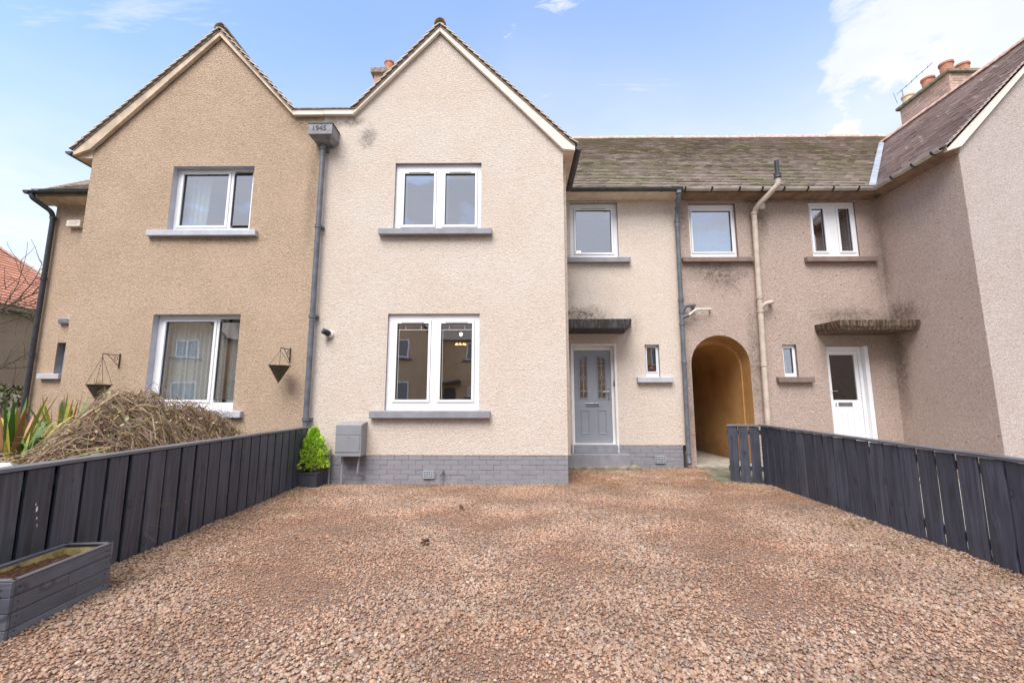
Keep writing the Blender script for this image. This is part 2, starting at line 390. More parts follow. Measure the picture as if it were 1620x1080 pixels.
class MB:
    def __init__(s): s.v = []; s.f = []; s.m = []
    def add(s, vs, fs, mi=0):
        b = len(s.v); s.v += [tuple(v) for v in vs]
        for f in fs: s.f.append(tuple(b + i for i in f)); s.m.append(mi)
        return s
    def box(s, x0, x1, y0, y1, z0, z1, mi=0):
        x0, x1 = min(x0, x1), max(x0, x1); y0, y1 = min(y0, y1), max(y0, y1); z0, z1 = min(z0, z1), max(z0, z1)
        return s.add([(x0, y0, z0), (x1, y0, z0), (x1, y1, z0), (x0, y1, z0), (x0, y0, z1), (x1, y0, z1), (x1, y1, z1), (x0, y1, z1)],
                     [(0, 3, 2, 1), (4, 5, 6, 7), (0, 1, 5, 4), (1, 2, 6, 5), (2, 3, 7, 6), (3, 0, 4, 7)], mi)
    def obox(s, c, ax, ay, az, mi=0):
        """box from centre and three half-axis vectors"""
        c, ax, ay, az = map(Vector, (c, ax, ay, az))
        vs = [c + i * ax + j * ay + l * az for l in (-1, 1) for i, j in ((-1, -1), (1, -1), (1, 1), (-1, 1))]
        return s.add(vs, [(0, 3, 2, 1), (4, 5, 6, 7), (0, 1, 5, 4), (1, 2, 6, 5), (2, 3, 7, 6), (3, 0, 4, 7)], mi)
    def prism(s, pts, y0, y1, mi=0):
        """polygon in x,z extruded along y"""
        n = len(pts)
        tri = tessellate_polygon([[Vector((p[0], p[1], 0)) for p in pts]])
        vs = [(p[0], y0, p[1]) for p in pts] + [(p[0], y1, p[1]) for p in pts]
        fs = [t for t in tri] + [tuple(i + n for i in t) for t in tri] + [(i, (i + 1) % n, n + (i + 1) % n, n + i) for i in range(n)]
        return s.add(vs, fs, mi)
    def prismx(s, pts, x0, x1, mi=0):
        b = MB().prism(pts, x0, x1)
        return s.add([(v[1], v[0], v[2]) for v in b.v], b.f, mi)
    def prismz(s, pts, z0, z1, mi=0):
        b = MB().prism(pts, z0, z1)
        return s.add([(v[0], v[2], v[1]) for v in b.v], b.f, mi)
    def tube(s, path, r, n=12, mi=0, cap=True):
        path = [Vector(p) for p in path]; rs = r if isinstance(r, (list, tuple)) else [r] * len(path)
        base = len(s.v); up = None
        for i, p in enumerate(path):
            t = (path[min(i + 1, len(path) - 1)] - path[max(i - 1, 0)])
            t = t.normalized() if t.length > 1e-9 else Vector((0, 0, 1))
            if up is None: up = t.orthogonal().normalized()
            a = (up - t * up.dot(t)); a = a.normalized() if a.length > 1e-6 else t.orthogonal().normalized(); up = a
            b = t.cross(a)
            for j in range(n):
                w = 2 * math.pi * j / n
                s.v.append(tuple(p + (a * math.cos(w) + b * math.sin(w)) * rs[i]))
        for i in range(len(path) - 1):
            for j in range(n):
                q = base + i * n; s.f.append((q + j, q + (j + 1) % n, q + n + (j + 1) % n, q + n + j)); s.m.append(mi)
        if cap:
            s.f.append(tuple(base + j for j in range(n))[::-1]); s.m.append(mi)
            q = base + (len(path) - 1) * n; s.f.append(tuple(q + j for j in range(n))); s.m.append(mi)
        return s
    def lathe(s, c, prof, n=20, mi=0):
        """prof list of (radius, z) about vertical axis at c"""
        base = len(s.v)
        for r, z in prof:
            for j in range(n):
                w = 2 * math.pi * j / n; s.v.append((c[0] + r * math.cos(w), c[1] + r * math.sin(w), c[2] + z))
        for i in range(len(prof) - 1):
            for j in range(n):
                q = base + i * n; s.f.append((q + j, q + (j + 1) % n, q + n + (j + 1) % n, q + n + j)); s.m.append(mi)
        s.f.append(tuple(base + j for j in range(n))[::-1]); s.m.append(mi)
        q = base + (len(prof) - 1) * n; s.f.append(tuple(q + j for j in range(n))); s.m.append(mi)
        return s
    def halfpipe(s, p0, p1, r, up=Vector((0, 0, 1)), th=.006, n=10, mi=0, inner=True):
        """half-round gutter (open upward) from p0 to p1"""
        p0, p1 = Vector(p0), Vector(p1); t = (p1 - p0).normalized(); side = t.cross(up).normalized()
        def ring(p, rr): return [p + side * rr * math.cos(w) - up * rr * math.sin(w) for w in [math.pi * j / n for j in range(n + 1)]]
        a, b, c, d = ring(p0, r), ring(p1, r), ring(p0, r - th), ring(p1, r - th)
        m = n + 1; vs = a + b + c + d
        fs = [(j, j + 1, m + j + 1, m + j) for j in range(n)] + [(2 * m + j + 1, 2 * m + j, 3 * m + j, 3 * m + j + 1) for j in range(n)]
        fs += [(0, m, 3 * m, 2 * m), (n, 2 * m + n, 3 * m + n, m + n)]
        fs += [(j + 1, j, 2 * m + j, 2 * m + j + 1) for j in range(n)] + [(m + j, m + j + 1, 3 * m + j + 1, 3 * m + j) for j in range(n)]
        return s.add(vs, fs, mi)
    def endcap(s, p, t, r, up=Vector((0, 0, 1)), n=10, mi=0):
        p, t = Vector(p), Vector(t).normalized(); side = t.cross(up).normalized()
        ring = [p + side * r * math.cos(w) - up * r * math.sin(w) for w in [math.pi * j / n for j in range(n + 1)]]
        r2 = [q + t * .008 for q in ring]; m = n + 1
        return s.add(ring + r2, [tuple(range(m))[::-1], tuple(range(m, 2 * m))] + [(j, j + 1, m + j + 1, m + j) for j in range(n)] + [(n, 0, m, m + n)], mi)
    def build(s, name, mats, parent=None, smooth=False, bevel=0, seg=2, kind=None, centre=True):
        me = bpy.data.meshes.new(name)
        if centre and s.v:
            lo = [min(v[i] for v in s.v) for i in range(3)]; hi = [max(v[i] for v in s.v) for i in range(3)]
            c = Vector(((lo[0] + hi[0]) / 2, (lo[1] + hi[1]) / 2, lo[2]))
        else: c = Vector((0, 0, 0))
        me.from_pydata([(v[0] - c.x, v[1] - c.y, v[2] - c.z) for v in s.v], [], s.f)
        if isinstance(mats, str): mats = [mats]
        for m in mats: me.materials.append(M[m])
        me.polygons.foreach_set('material_index', s.m)
        if smooth: me.polygons.foreach_set('use_smooth', [True] * len(s.f))
        me.validate(); me.update()
        bm = bmesh.new(); bm.from_mesh(me); bmesh.ops.recalc_face_normals(bm, faces=bm.faces); bm.to_mesh(me); bm.free()
        o = link(name, me, parent, c)
        if bevel:
            b = o.modifiers.new('bevel', 'BEVEL'); b.width = bevel; b.segments = seg; b.limit_method = 'ANGLE'; b.angle_limit = math.radians(40)
        if smooth:
            for e in me.edges: pass
            me.set_sharp_from_angle(angle=math.radians(42))
        if kind: o['kind'] = kind
        return o


def link(name, me, parent, c, rot=None):
    o = bpy.data.objects.new(name, me); C.objects.link(o)
    c = Vector(c); WLOC[o.name] = c
    if parent: o.parent = parent; o.location = c - WLOC[parent.name]
    else: o.location = c
    if rot: o.rotation_euler = rot
    return o


def thing(name, label, cat, loc, group=None):
    o = bpy.data.objects.new(name, None); o.empty_display_size = .2; C.objects.link(o); o.location = loc; WLOC[o.name] = Vector(loc)
    return tag(o, label, cat, group)


def tag(o, label, cat, group=None):
    o['label'] = label; o['category'] = cat
    if group: o['group'] = group
    return o


def structure(o): o['kind'] = 'structure'; return o


# ------------------------------------------------------------ ground
XL = lambda y: -2.87 - .0535 * y            # left fence line
XR = lambda y: 3.36 + .068 * y              # right fence line
def gz(x, y):
    z = .018 * noise.noise(Vector((x * .7, y * .7, 0))) + .01 * noise.noise(Vector((x * 2.1, y * 2.1, 3)))
    if y < 7:
        d = min(x - XL(y), XR(y) - x)
        if d < .6: z += .03 * (1 - max(0, d) / .6) ** 2
    z += .02 * max(0, min(1, (y - 7.3) / 1.2))
    return z


def in_gravel(x, y):
    if y < -1.6: return False
    if y < 7.0: return XL(y) - .05 < x < min(XR(y) + .05, 9)
    if y < 8.75 and x > .77:
        lim = 3.35 + (8.75 - y) * .27
        if 8.28 < y and x < 2.28: return False
        return x < (lim if y > 7.2 else XR(y) + .03)
    return False


def gravel():
    st = .1; vid = {}; v = []; f = []
    def vert(i, j):
        if (i, j) not in vid:
            x, y = i * st, j * st; vid[(i, j)] = len(v); v.append((x, y, gz(x, y) - .012))
        return vid[(i, j)]
    for j in range(-16, 88):
        for i in range(-36, 44):
            if in_gravel((i + .5) * st, (j + .5) * st): f.append((vert(i, j), vert(i + 1, j), vert(i + 1, j + 1), vert(i, j + 1)))
    k, b = mat('gravel_bed'); p = pos(k)
    n = k.noise(p, 60, 4, .7)
    k.put(b, 'Base Color', k.mix(k.ramp(n, .3, .7), (.15, .09, .065), (.27, .17, .12))); k.put(b, 'Roughness', .95); bump(k, b, n, .8, .01)
    k, b = mat('pebble'); p = pos(k)
    r = k.new('ShaderNodeAttribute', attribute_type='INSTANCER', attribute_name='tone').outputs['Fac']
    cr = k.new('ShaderNodeValToRGB', ins={0: r}); e = cr.color_ramp.elements
    cols = [(0, (0.177, 0.101, 0.073)), (.12, (0.339, 0.191, 0.123)), (.25, (0.383, 0.248, 0.169)), (.38, (0.442, 0.266, 0.172)), (.5, (0.368, 0.259, 0.192)), (.62, (0.456, 0.309, 0.219)), (.74, (0.280, 0.215, 0.182)), (.84, (0.486, 0.374, 0.278)), (.93, (0.229, 0.159, 0.140)), (1, (0.589, 0.488, 0.371))]
    while len(e) < len(cols): e.new(.5)
    for i, (q, c) in enumerate(cols): e[i].position = q; e[i].color = rgba(c)
    pa = k.ramp(k.noise(p, .75, 3, .5), .40, .66)
    c = k.mix(pa, cr.outputs[0], k.mix(1.0, cr.outputs[0], (1.04, .92, .84), 'MULTIPLY'))
    sx, sy, sz_ = k.new('ShaderNodeSeparateXYZ', ins={0: p}).outputs
    ed = k.math('MAXIMUM', k.ramp(sy, 5.9, 7.2), k.ramp(k.math('ABSOLUTE', k.math('SUBTRACT', sx, .25)), 2.5, 3.4))
    ed = k.math('MULTIPLY', ed, k.ramp(k.noise(p, 3.5, 5, .7), .40, .62))
    c = k.mix(k.math('MULTIPLY', ed, .55), c, k.mix(1.0, c, (.72, .66, .42), 'MULTIPLY'))
    c = k.mix(1.0, c, k.mix(k.ramp(k.noise(k.scale(p, (1, 1, 1), (7, 2, 0)), 1.6, 4, .6), .35, .7), (.82, .80, .78), (1.14, 1.13, 1.12)), 'MULTIPLY')
    c = k.mix(k.ramp(k.noise(p, 160, 3), .4, .7, 0, .3), c, k.mix(1.0, c, (.6, .58, .56), 'MULTIPLY'))
    k.put(b, 'Base Color', c); k.put(b, 'Roughness', .62); b.inputs['Specular IOR Level'].default_value = .4
    me = bpy.data.meshes.new('gravel'); me.from_pydata(v, [], f); me.materials.append(M['gravel_bed']); me.update()
    o = bpy.data.objects.new('gravel', me); C.objects.link(o); o['kind'] = 'stuff'
    tag(o, 'loose pinkish brown pebble gravel covering the whole driveway between the two fences', 'gravel')
    ng = bpy.data.node_groups.new('gravel', 'GeometryNodeTree')
    ng.interface.new_socket('Geometry', in_out='INPUT', socket_type='NodeSocketGeometry')
    ng.interface.new_socket('Geometry', in_out='OUTPUT', socket_type='NodeSocketGeometry')
    k = NT(ng); gi = k.new('NodeGroupInput'); go = k.new('NodeGroupOutput')
    var = k.new('GeometryNodeJoinGeometry')
    for i in range(7):
        ic = k.new('GeometryNodeMeshIcoSphere', ins={'Radius': .5, 'Subdivisions': 2})
        nt = k.new('ShaderNodeTexNoise', ins={'Scale': 1.5, 'Detail': 1.0})
        nt.noise_dimensions = '4D'; k.put(nt, 'W', i * 3.7)
        off = k.new('ShaderNodeVectorMath', operation='SUBTRACT', ins={0: nt.outputs['Color'], 1: (.5, .5, .5)})
        off = k.new('ShaderNodeVectorMath', operation='SCALE', ins={0: off.outputs[0], 'Scale': .5})
        sp = k.new('GeometryNodeSetPosition', ins={'Geometry': ic.outputs[0], 'Offset': off.outputs[0]})
        tr = k.new('GeometryNodeTransform', ins={'Geometry': sp.outputs[0], 'Scale': (1.0, R.uniform(.68, .92), R.uniform(.50, .72))})
        sm = k.new('GeometryNodeSetShadeSmooth', ins={0: tr.outputs[0]})
        mt = k.new('GeometryNodeSetMaterial', ins={0: sm.outputs[0]}); mt.inputs['Material'].default_value = M['pebble']
        gt = k.new('GeometryNodeGeometryToInstance', ins={0: mt.outputs[0]})
        k.l.new(gt.outputs[0], var.inputs[0])
    outs = k.new('GeometryNodeJoinGeometry')
    for dens, smin, smax, seed, zo in ((2700, .015, .033, 1, .004), (3000, .008, .018, 2, .006)):
        dp = k.new('GeometryNodeDistributePointsOnFaces', ins={0: gi.outputs[0], 'Density': float(dens), 'Seed': seed})
        zr = k.new('FunctionNodeRandomValue', data_type='FLOAT', ins={2: 0.0, 3: zo * 2.4, 'Seed': seed + 20})
        sp = k.new('GeometryNodeSetPosition', ins={'Geometry': dp.outputs[0], 'Offset': k.new('ShaderNodeCombineXYZ', ins={2: zr.outputs[1]}).outputs[0]})
        rot = k.new('FunctionNodeRandomValue', data_type='FLOAT_VECTOR', ins={0: (-.32, -.32, 0), 1: (.32, .32, 6.28), 'Seed': seed + 5})
        sc = k.new('FunctionNodeRandomValue', data_type='FLOAT', ins={2: 0.0, 3: 1.0, 'Seed': seed + 9})
        # compacted patches hold smaller stones
        ps = k.new('GeometryNodeInputPosition').outputs[0]
        nz = k.new('ShaderNodeTexNoise', ins={'Vector': ps, 'Scale': .8, 'Detail': 2.0}).outputs[0]
        pat = k.new('ShaderNodeMapRange', ins={0: nz, 1: .42, 2: .62, 3: 1.05, 4: .55}).outputs[0]
        s2 = k.math('MULTIPLY', k.math('ADD', smin, k.math('MULTIPLY', k.math('POWER', sc.outputs[1], 1.6), smax - smin)), pat)
        io = k.new('GeometryNodeInstanceOnPoints', ins={'Points': sp.outputs[0], 'Instance': var.outputs[0], 'Pick Instance': True, 'Rotation': rot.outputs[0]})
        idx = k.new('FunctionNodeRandomValue', data_type='INT', ins={4: 0, 5: 6, 'Seed': seed + 31}); k.l.new(idx.outputs[2], io.inputs['Instance Index'])
        k.l.new(s2, io.inputs['Scale'])
        tone = k.new('FunctionNodeRandomValue', data_type='FLOAT', ins={2: 0.0, 3: 1.0, 'Seed': seed + 77})
        sa = k.new('GeometryNodeStoreNamedAttribute', data_type='FLOAT', domain='INSTANCE', ins={0: io.outputs[0], 'Name': 'tone', 'Value': tone.outputs[1]})
        k.l.new(sa.outputs[0], outs.inputs[0])
    k.l.new(gi.outputs[0], outs.inputs[0])
    k.l.new(outs.outputs[0], go.inputs[0])
    md = o.modifiers.new('stones', 'NODES'); md.node_group = ng


gravel()


def sheet(name, x0, x1, y0, y1, z, m):
    o = MB().add([(x0, y0, z), (x1, y0, z), (x1, y1, z), (x0, y1, z)], [(0, 1, 2, 3)]).build(name, m)
    return structure(o)


sheet('ground', -600, 600, -600, 600, -.075, 'lawn')
sheet('road', -120, 120, -10, -3.6, -.068, 'asphalt')
structure(MB().box(-120, 120, -3.6, -1.62, -.07, -.012).build('pavement', 'pavement_grey'))
sheet('garden_soil', -18, -2.9, -1.5, 8.9, -.03, 'garden_soil')
sheet('garden_path', 3.4, 14, -1.5, 7.9, -.032, 'concrete')


def paving():
    p = thing('paving', 'damp greenish flagstones between the gravel and the arched passage', 'paving', (4, 8.2, 0)); del p['category']; del p['label']; p['kind'] = 'structure'
    rows = [(7.25, 7.72), (7.74, 8.2), (8.22, 8.68)]
    for j, (a, b) in enumerate(rows):
        x = 3.2 + .1 * j
        for i in range(5):
            w = .62 + R.uniform(-.05, .05)
            MB().box(x, x + w - .012, a, b - .012, -.05, .022 + R.uniform(-.004, .004) + (.0 if j else -.004)).build('paving_slab', 'wet_slab', p, bevel=.006)
            x += w
    MB().box(3.42, 4.66, 8.70, 15.5, -.05, .058).build('concrete_floor', 'concrete', p, bevel=.008)
    MB().box(.80, 2.28, 8.30, 8.72, -.05, .078).build('step_slab', 'mossy_concrete', p, bevel=.008)


paving()

# ------------------------------------------------------------ house pieces
def wall(name, outline, holes, y, th, mats, parent, arch=()):
    """x,z outline extruded from y (front) back by th, with holes; reveals take material 1"""
    loops = [[Vector((a, b, 0)) for a, b in outline]] + [[Vector((a, b, 0)) for a, b in h] for h in holes]
    tri = tessellate_polygon(loops); pts = [p for l in loops for p in l]; n = len(pts)
    m = MB()
    m.add([(p.x, y, p.y) for p in pts] + [(p.x, y + th, p.y) for p in pts], list(tri) + [tuple(i + n for i in t[::-1]) for t in tri], 0)
    b = 0
    for li, l in enumerate(loops):
        q = len(l); vs = [(p.x, y, p.y) for p in l] + [(p.x, y + th, p.y) for p in l]
        m.add(vs, [(i, (i + 1) % q, q + (i + 1) % q, q + i) for i in range(q)], 0 if li == 0 else 1 if (li - 1) not in arch else 2)
    return m.build(name, mats, parent)


def rect(x0, x1, z0, z1): return [(x0, z0), (x1, z0), (x1, z1), (x0, z1)]


def window(parent, x0, x1, z0, z1, y, lights, gz0, gz1, rec=.05, sill=None, sill_mat='grey_paint', fm='white_upvc', vents=True, sash_w=.042):
    """lights = (glass x0, glass x1, opening sash?)"""
    yf = y + rec; D = .07; m = MB()
    lights = sorted(lights)
    s = lambda l: sash_w if l[2] else 0.0
    ext = [(l[0] - s(l) - .004, l[1] + s(l) + .004) for l in lights]
    za = gz0 - max(s(l) for l in lights) - .004; zb = gz1 + max(s(l) for l in lights) + .004
    m.box(x0, x1, yf, yf + D, z0, za); m.box(x0, x1, yf, yf + D, zb, z1)
    xs = [x0] + [e for p in ext for e in p] + [x1]
    for i in range(0, len(xs), 2): m.box(xs[i], xs[i + 1], yf + .0004, yf + D, za, zb)
    w = m.build('window', fm, parent, bevel=.004)
    for l in lights:
        g0, g1 = l[0], l[1]
        if l[2]:
            a = MB(); q = sash_w
            for (u0, u1, v0, v1) in ((g0 - q, g1 + q, gz0 - q, gz0), (g0 - q, g1 + q, gz1, gz1 + q), (g0 - q, g0, gz0, gz1), (g1, g1 + q, gz0, gz1)):
                a.box(u0, u1, yf - .014, yf + .05, v0, v1)
            a.build('sash', fm, w, bevel=.006)
            if vents:
                c = (g0 + g1) / 2; hw = (g1 - g0) * .36
                MB().box(c - hw, c + hw, yf - .022, yf - .0145, gz1 + .010, gz1 + .030).build('trickle_vent', 'light_grey_paint' if vents == 1 else fm, w, bevel=.003)
        b = MB(); e = .007
        for (u0, u1, v0, v1) in ((g0, g1, gz0, gz0 + e), (g0, g1, gz1 - e, gz1), (g0, g0 + e, gz0 + e, gz1 - e), (g1 - e, g1, gz0 + e, gz1 - e)):
            b.box(u0, u1, yf + .012, yf + .03, v0, v1)
        b.build('gasket', 'dark_gasket', w)
        MB().box(g0 + .0005, g1 - .0005, yf + .0305, yf + .0365, gz0 + .0005, gz1 - .0005).build('pane', 'window_glass', w)
    if sill:
        sx0, sx1, sz0, sz1 = sill[:4]; dep = sill[4] if len(sill) > 4 else .1
        m = MB().prismx([(y - dep, sz0), (y + rec - .002, sz0), (y + rec - .002, sz1 + .012), (y - dep, sz1)], sx0, sx1)
        m.build('sill', sill_mat, w, bevel=.008)
    return w


def room(parent, x0, x1, z0, z1, y, dep=2.4, m='room'):
    a = MB(); t = .02
    yf = y + .26
    for (q) in ((x0 - t, x1 + t, yf + dep, yf + dep + t, z0 - t, z1 + t), (x0 - t, x0, yf, yf + dep, z0, z1), (x1, x1 + t, yf, yf + dep, z0, z1),
                (x0 - t, x1 + t, yf, yf + dep, z0 - t, z0), (x0 - t, x1 + t, yf, yf + dep, z1, z1 + t)): a.box(*q)
    a.build('interior_wall', m, parent)


def tiles(name, parent, o, u, v, width, length, m, gauge=.15, tw=.165, clip=None, edge=.0):
    """a slope of lapped tiles: o eave corner, u along the eave, v up the slope (unit vectors)"""
    o, u, v = Vector(o), Vector(u).normalized(), Vector(v).normalized(); n = u.cross(v)
    if n.z < 0: n = -n
    mb = MB(); rows = int(length / gauge) + 1
    for r in range(rows):
        a = r * gauge - .03; b = min(a + gauge + .035, length)
        cols = int(width / tw) + 2
        x = -tw * (.5 if r % 2 else 1)
        sag = R.uniform(-.002, .002)
        for c in range(cols):
            x0 = max(0, x); x1 = min(width, x + tw - .003); x += tw
            if x1 - x0 < .02: continue
            mid = o + u * (x0 + x1) / 2 + v * (a + b) / 2
            if clip and not clip(mid): continue
            j = R.uniform(-.006, .006); hh = R.uniform(0, .006) + sag; t = .016
            p = [o + u * x0 + v * (a + j) + n * (.042 + hh), o + u * x1 + v * (a + j + R.uniform(-.003, .003)) + n * (.042 + hh + R.uniform(-.003, .003)),
                 o + u * x1 + v * b + n * .012, o + u * x0 + v * b + n * .012]
            q = [w - n * t for w in p]
            mb.add(p + q, [(0, 1, 2, 3), (0, 4, 5, 1), (1, 5, 6, 2), (3, 7, 4, 0)])
    ob = mb.build(name, m, parent); ob['kind'] = 'stuff'
    return ob


def slab_quad(name, parent, pts, th, m, smooth=False):
    """thick quad: pts are the top corners, thickened downward"""
    p = [Vector(a) for a in pts]; q = [a - Vector((0, 0, th)) for a in p]; n = len(p)
    MB().add(p + q, [tuple(range(n)), tuple(range(n, 2 * n))[::-1]] + [(i, (i + 1) % n, n + (i + 1) % n, n + i) for i in range(n)]).build(name, m, parent)


_ridge = {}
def ridge_tiles(parent, p0, p1, m, L=.45, r=.115, every=None):
    p0, p1 = Vector(p0), Vector(p1); d = p1 - p0; n = max(1, int(d.length / L)); L = d.length / n; t = d.normalized()
    for i in range(n):
        a = p0 + t * (i * L + .003); b = p0 + t * ((i + 1) * L - .004)
        mb = MB(); zoff = Vector((0, 0, R.uniform(-.006, .006)))
        mb.halfpipe(a + zoff, b + zoff + Vector((0, 0, R.uniform(-.004, .004))), r * R.uniform(.97, 1.03), up=Vector((0, 0, -1)), th=.018, n=8)
        mb.build('ridge_tile', m, parent, smooth=True)


_bricks = {}
def brick_course(parent, p0, ud, nd, length, z, m, bl=.215, bh=.0705, gap=.004, offs=0.0, name='brick', proud=.010, cut=None):
    """bricks laid along ud from p0, faces toward nd; meshes shared by length"""
    ud, nd = Vector(ud).normalized(), Vector(nd).normalized(); x = -offs * (bl + gap)
    while x < length - .012:
        a = max(0, x); b = min(length, x + bl); x += bl + gap
        if b - a < .03: continue
        c = Vector(p0) + ud * (a + b) / 2
        if cut and cut(c.x, z): continue
        key = (round(b - a, 2), m, bh, tuple(round(q, 3) for q in ud))
        if key not in _bricks:
            w = (b - a) / 2; mb = MB(); e = .004
            A = ud * w; N = nd * .02; Z = Vector((0, 0, bh / 2))
            mb.obox((0, 0, 0), A, N, Z)
            fr = [A * (1 - e / w) * i + N * 1.18 + Z * (1 - e / (bh / 2)) * j for i, j in ((-1, -1), (1, -1), (1, 1), (-1, 1))]
            bk = [A * i + N + Z * j for i, j in ((-1, -1), (1, -1), (1, 1), (-1, 1))]
            mb.add([q + N * .0 for q in bk] + fr, [(4, 5, 6, 7)] + [(i, (i + 1) % 4, 4 + (i + 1) % 4, 4 + i) for i in range(4)])
            me = bpy.data.meshes.new(name)
            me.from_pydata([tuple(q) for q in mb.v], [], mb.f); me.materials.append(M[m]); me.update()
            bm = bmesh.new(); bm.from_mesh(me); bmesh.ops.recalc_face_normals(bm, faces=bm.faces); bm.to_mesh(me); bm.free()
            _bricks[key] = me
        jit = R.uniform(-.0025, .0035)
        link(name, _bricks[key], parent, c + nd * (proud - .02 + jit) + Vector((0, 0, z + bh / 2 + R.uniform(-.0015, .0015))), (0, R.uniform(-.004, .004), R.uniform(-.006, .006)))


def gutter(parent, p0, p1, m, brk=None, brk_m='black_plastic', r=.058, caps=(True, False), name='gutter'):
    p0, p1 = Vector(p0), Vector(p1); t = (p1 - p0).normalized()
    mb = MB().halfpipe(p0, p1, r, n=12)
    if caps[0]: mb.endcap(p0 - t * .004, t, r)
    if caps[1]: mb.endcap(p1 - t * .004, t, r)
    g = mb.build(name, m, parent, smooth=True)
    for d in (brk or []):
        a = p0 + t * d
        MB().halfpipe(a, a + t * .035, r + .008, th=.007, n=12).build('gutter_bracket', brk_m, g, smooth=True)
    return g


def collar(parent, p, r, m, h=.05, axis=(0, 0, 1), name='pipe_collar'):
    p, a = Vector(p), Vector(axis).normalized()
    MB().tube([p - a * h / 2, p - a * h / 2 + a * .006, p - a * .004, p + a * .004, p + a * h / 2 - a * .006, p + a * h / 2],
              [r + .004, r + .012, r + .008, r + .008, r + .013, r + .004], 16).build(name, m, parent, smooth=True)


def bend(pts, n=4, r=.08):
    """round the corners of a path"""
    P = [Vector(p) for p in pts]; out = [P[0]]
    for i in range(1, len(P) - 1):
        a, b, c = P[i - 1], P[i], P[i + 1]
        d1 = (a - b); d2 = (c - b); q = min(r, d1.length * .45, d2.length * .45)
        s, e = b + d1.normalized() * q, b + d2.normalized() * q
        for j in range(n + 1):
            t = j / n; out.append((1 - t) ** 2 * s + 2 * t * (1 - t) * b + t * t * e)
    out.append(P[-1]); return out


def text_mesh(body, size, depth, name, m, parent, loc, rotx=90, align='CENTER'):
    cu = bpy.data.curves.new(name, 'FONT'); cu.body = body; cu.size = size; cu.extrude = depth; cu.align_x = align; cu.align_y = 'CENTER'
    t = bpy.data.objects.new(name, cu); C.objects.link(t)
    dg = bpy.context.evaluated_depsgraph_get(); me = bpy.data.meshes.new_from_object(t.evaluated_get(dg))
    bpy.data.objects.remove(t); bpy.data.curves.remove(cu)
    me.name = name; me.materials.clear(); me.materials.append(M[m])
    me.transform(Matrix.Rotation(math.radians(rotx), 4, 'X'))
    return link(name, me, parent, loc)


Y1, Y2 = 7.0, 8.75
ZM = lambda y: 5.50 + (y - 8.4)             # main roof slope (front)
RY = 11.37                                    # ridge line

# ============================================================ cream house (centre)
H1 = thing('cream_house', 'cream roughcast house with slate grey sills and grey front door, middle of the terrace', 'house', (-1.3, 7, 0))
gA = (-1.344, 7.84)
op_u = (-2.05, -.59, 4.065, 5.262); op_l = (-2.075, -.595, 1.11, 2.655)
hop = (-3.29, -3.12, 5.80, 5.87)
wall('gable_wall', [(-3.31, .43), (.79, .43), (.79, 5.50), (.60, 5.66), (-1.344, 7.70), (-2.79, 6.16), (-3.31, 6.16)],
     [rect(*op_u), rect(*op_l)], Y1, .25, ['cream_harling', 'grey_paint'], H1)
wall('recessed_wall', [(.86, .43), (1.10, .43), (1.10, 2.38), (1.95, 2.38), (1.95, .43), (3.31, .43), (3.31, 5.49), (.86, 5.49)],
     [rect(1.11, 2.10, 4.162, 5.366), rect(2.545, 2.83, 1.73, 2.383)], Y2, .25, ['cream_harling', 'grey_paint'], H1)
MB().box(.785, .862, Y1 + .26, Y2 + .24, .4, 5.49).build('side_wall', 'cream_harling', H1)
# plinths
MB().box(-3.31, .775, Y1 + .012, Y1 + .2, -.1, .428).build('plinth', 'grey_mortar', H1)
for i in range(6):
    z = -.012 + i * .0735
    brick_course(H1, (-3.31, Y1 + .012, 0), (1, 0, 0), (0, -1, 0), 4.085 + .015, z, 'grey_brick', offs=(.5 if i % 2 else 0), proud=.003,
                 cut=lambda x, zz: -1.56 < x < -1.2 and .08 < zz < .15 and abs(x + 1.35) < .07)
MB().box(.81, 3.20, Y2 + .012, Y2 + .2, -.1, .428).build('plinth', 'grey_mortar', H1)
for i in range(6):
    z = -.012 + i * .0735
    brick_course(H1, (1.95 if z > .1 else .81, Y2 + .012, 0), (1, 0, 0), (0, -1, 0), 3.20 - (1.95 if z > .1 else .81), z, 'grey_brick', offs=(.5 if i % 2 else 0), proud=.003,
                 cut=lambda x, zz: abs(x - 2.745) < .07 and .08 < zz < .15)
    if z > .1: brick_course(H1, (.81, Y2 + .012, 0), (1, 0, 0), (0, -1, 0), .28, z, 'grey_brick', offs=(.5 if i % 2 else 0), proud=.003)


def air_brick(x0, x1, y, z0, z1, parent):
    f = MB(); nx, nz = 6, 4; w = (x1 - x0); h = (z1 - z0); b = .008
    cw = (w - b) / nx; ch = (h - b) / nz
    for i in range(nx + 1): f.box(x0 + i * cw, x0 + i * cw + b, y - .012, y + .02, z0, z1)
    for j in range(nz + 1): f.box(x0, x1, y - .0125, y + .02, z0 + j * ch, z0 + j * ch + b)
    a = f.build('air_brick', 'light_grey_paint', parent)
    MB().box(x0 + .001, x1 - .001, y + .0205, y + .03, z0 + .001, z1 - .001).build('vent_void', 'dark_hole', a)


air_brick(-1.435, -1.262, Y1 - .012, .085, .20, H1)
air_brick(2.655, 2.84, Y2 - .012, .095, .225, H1)
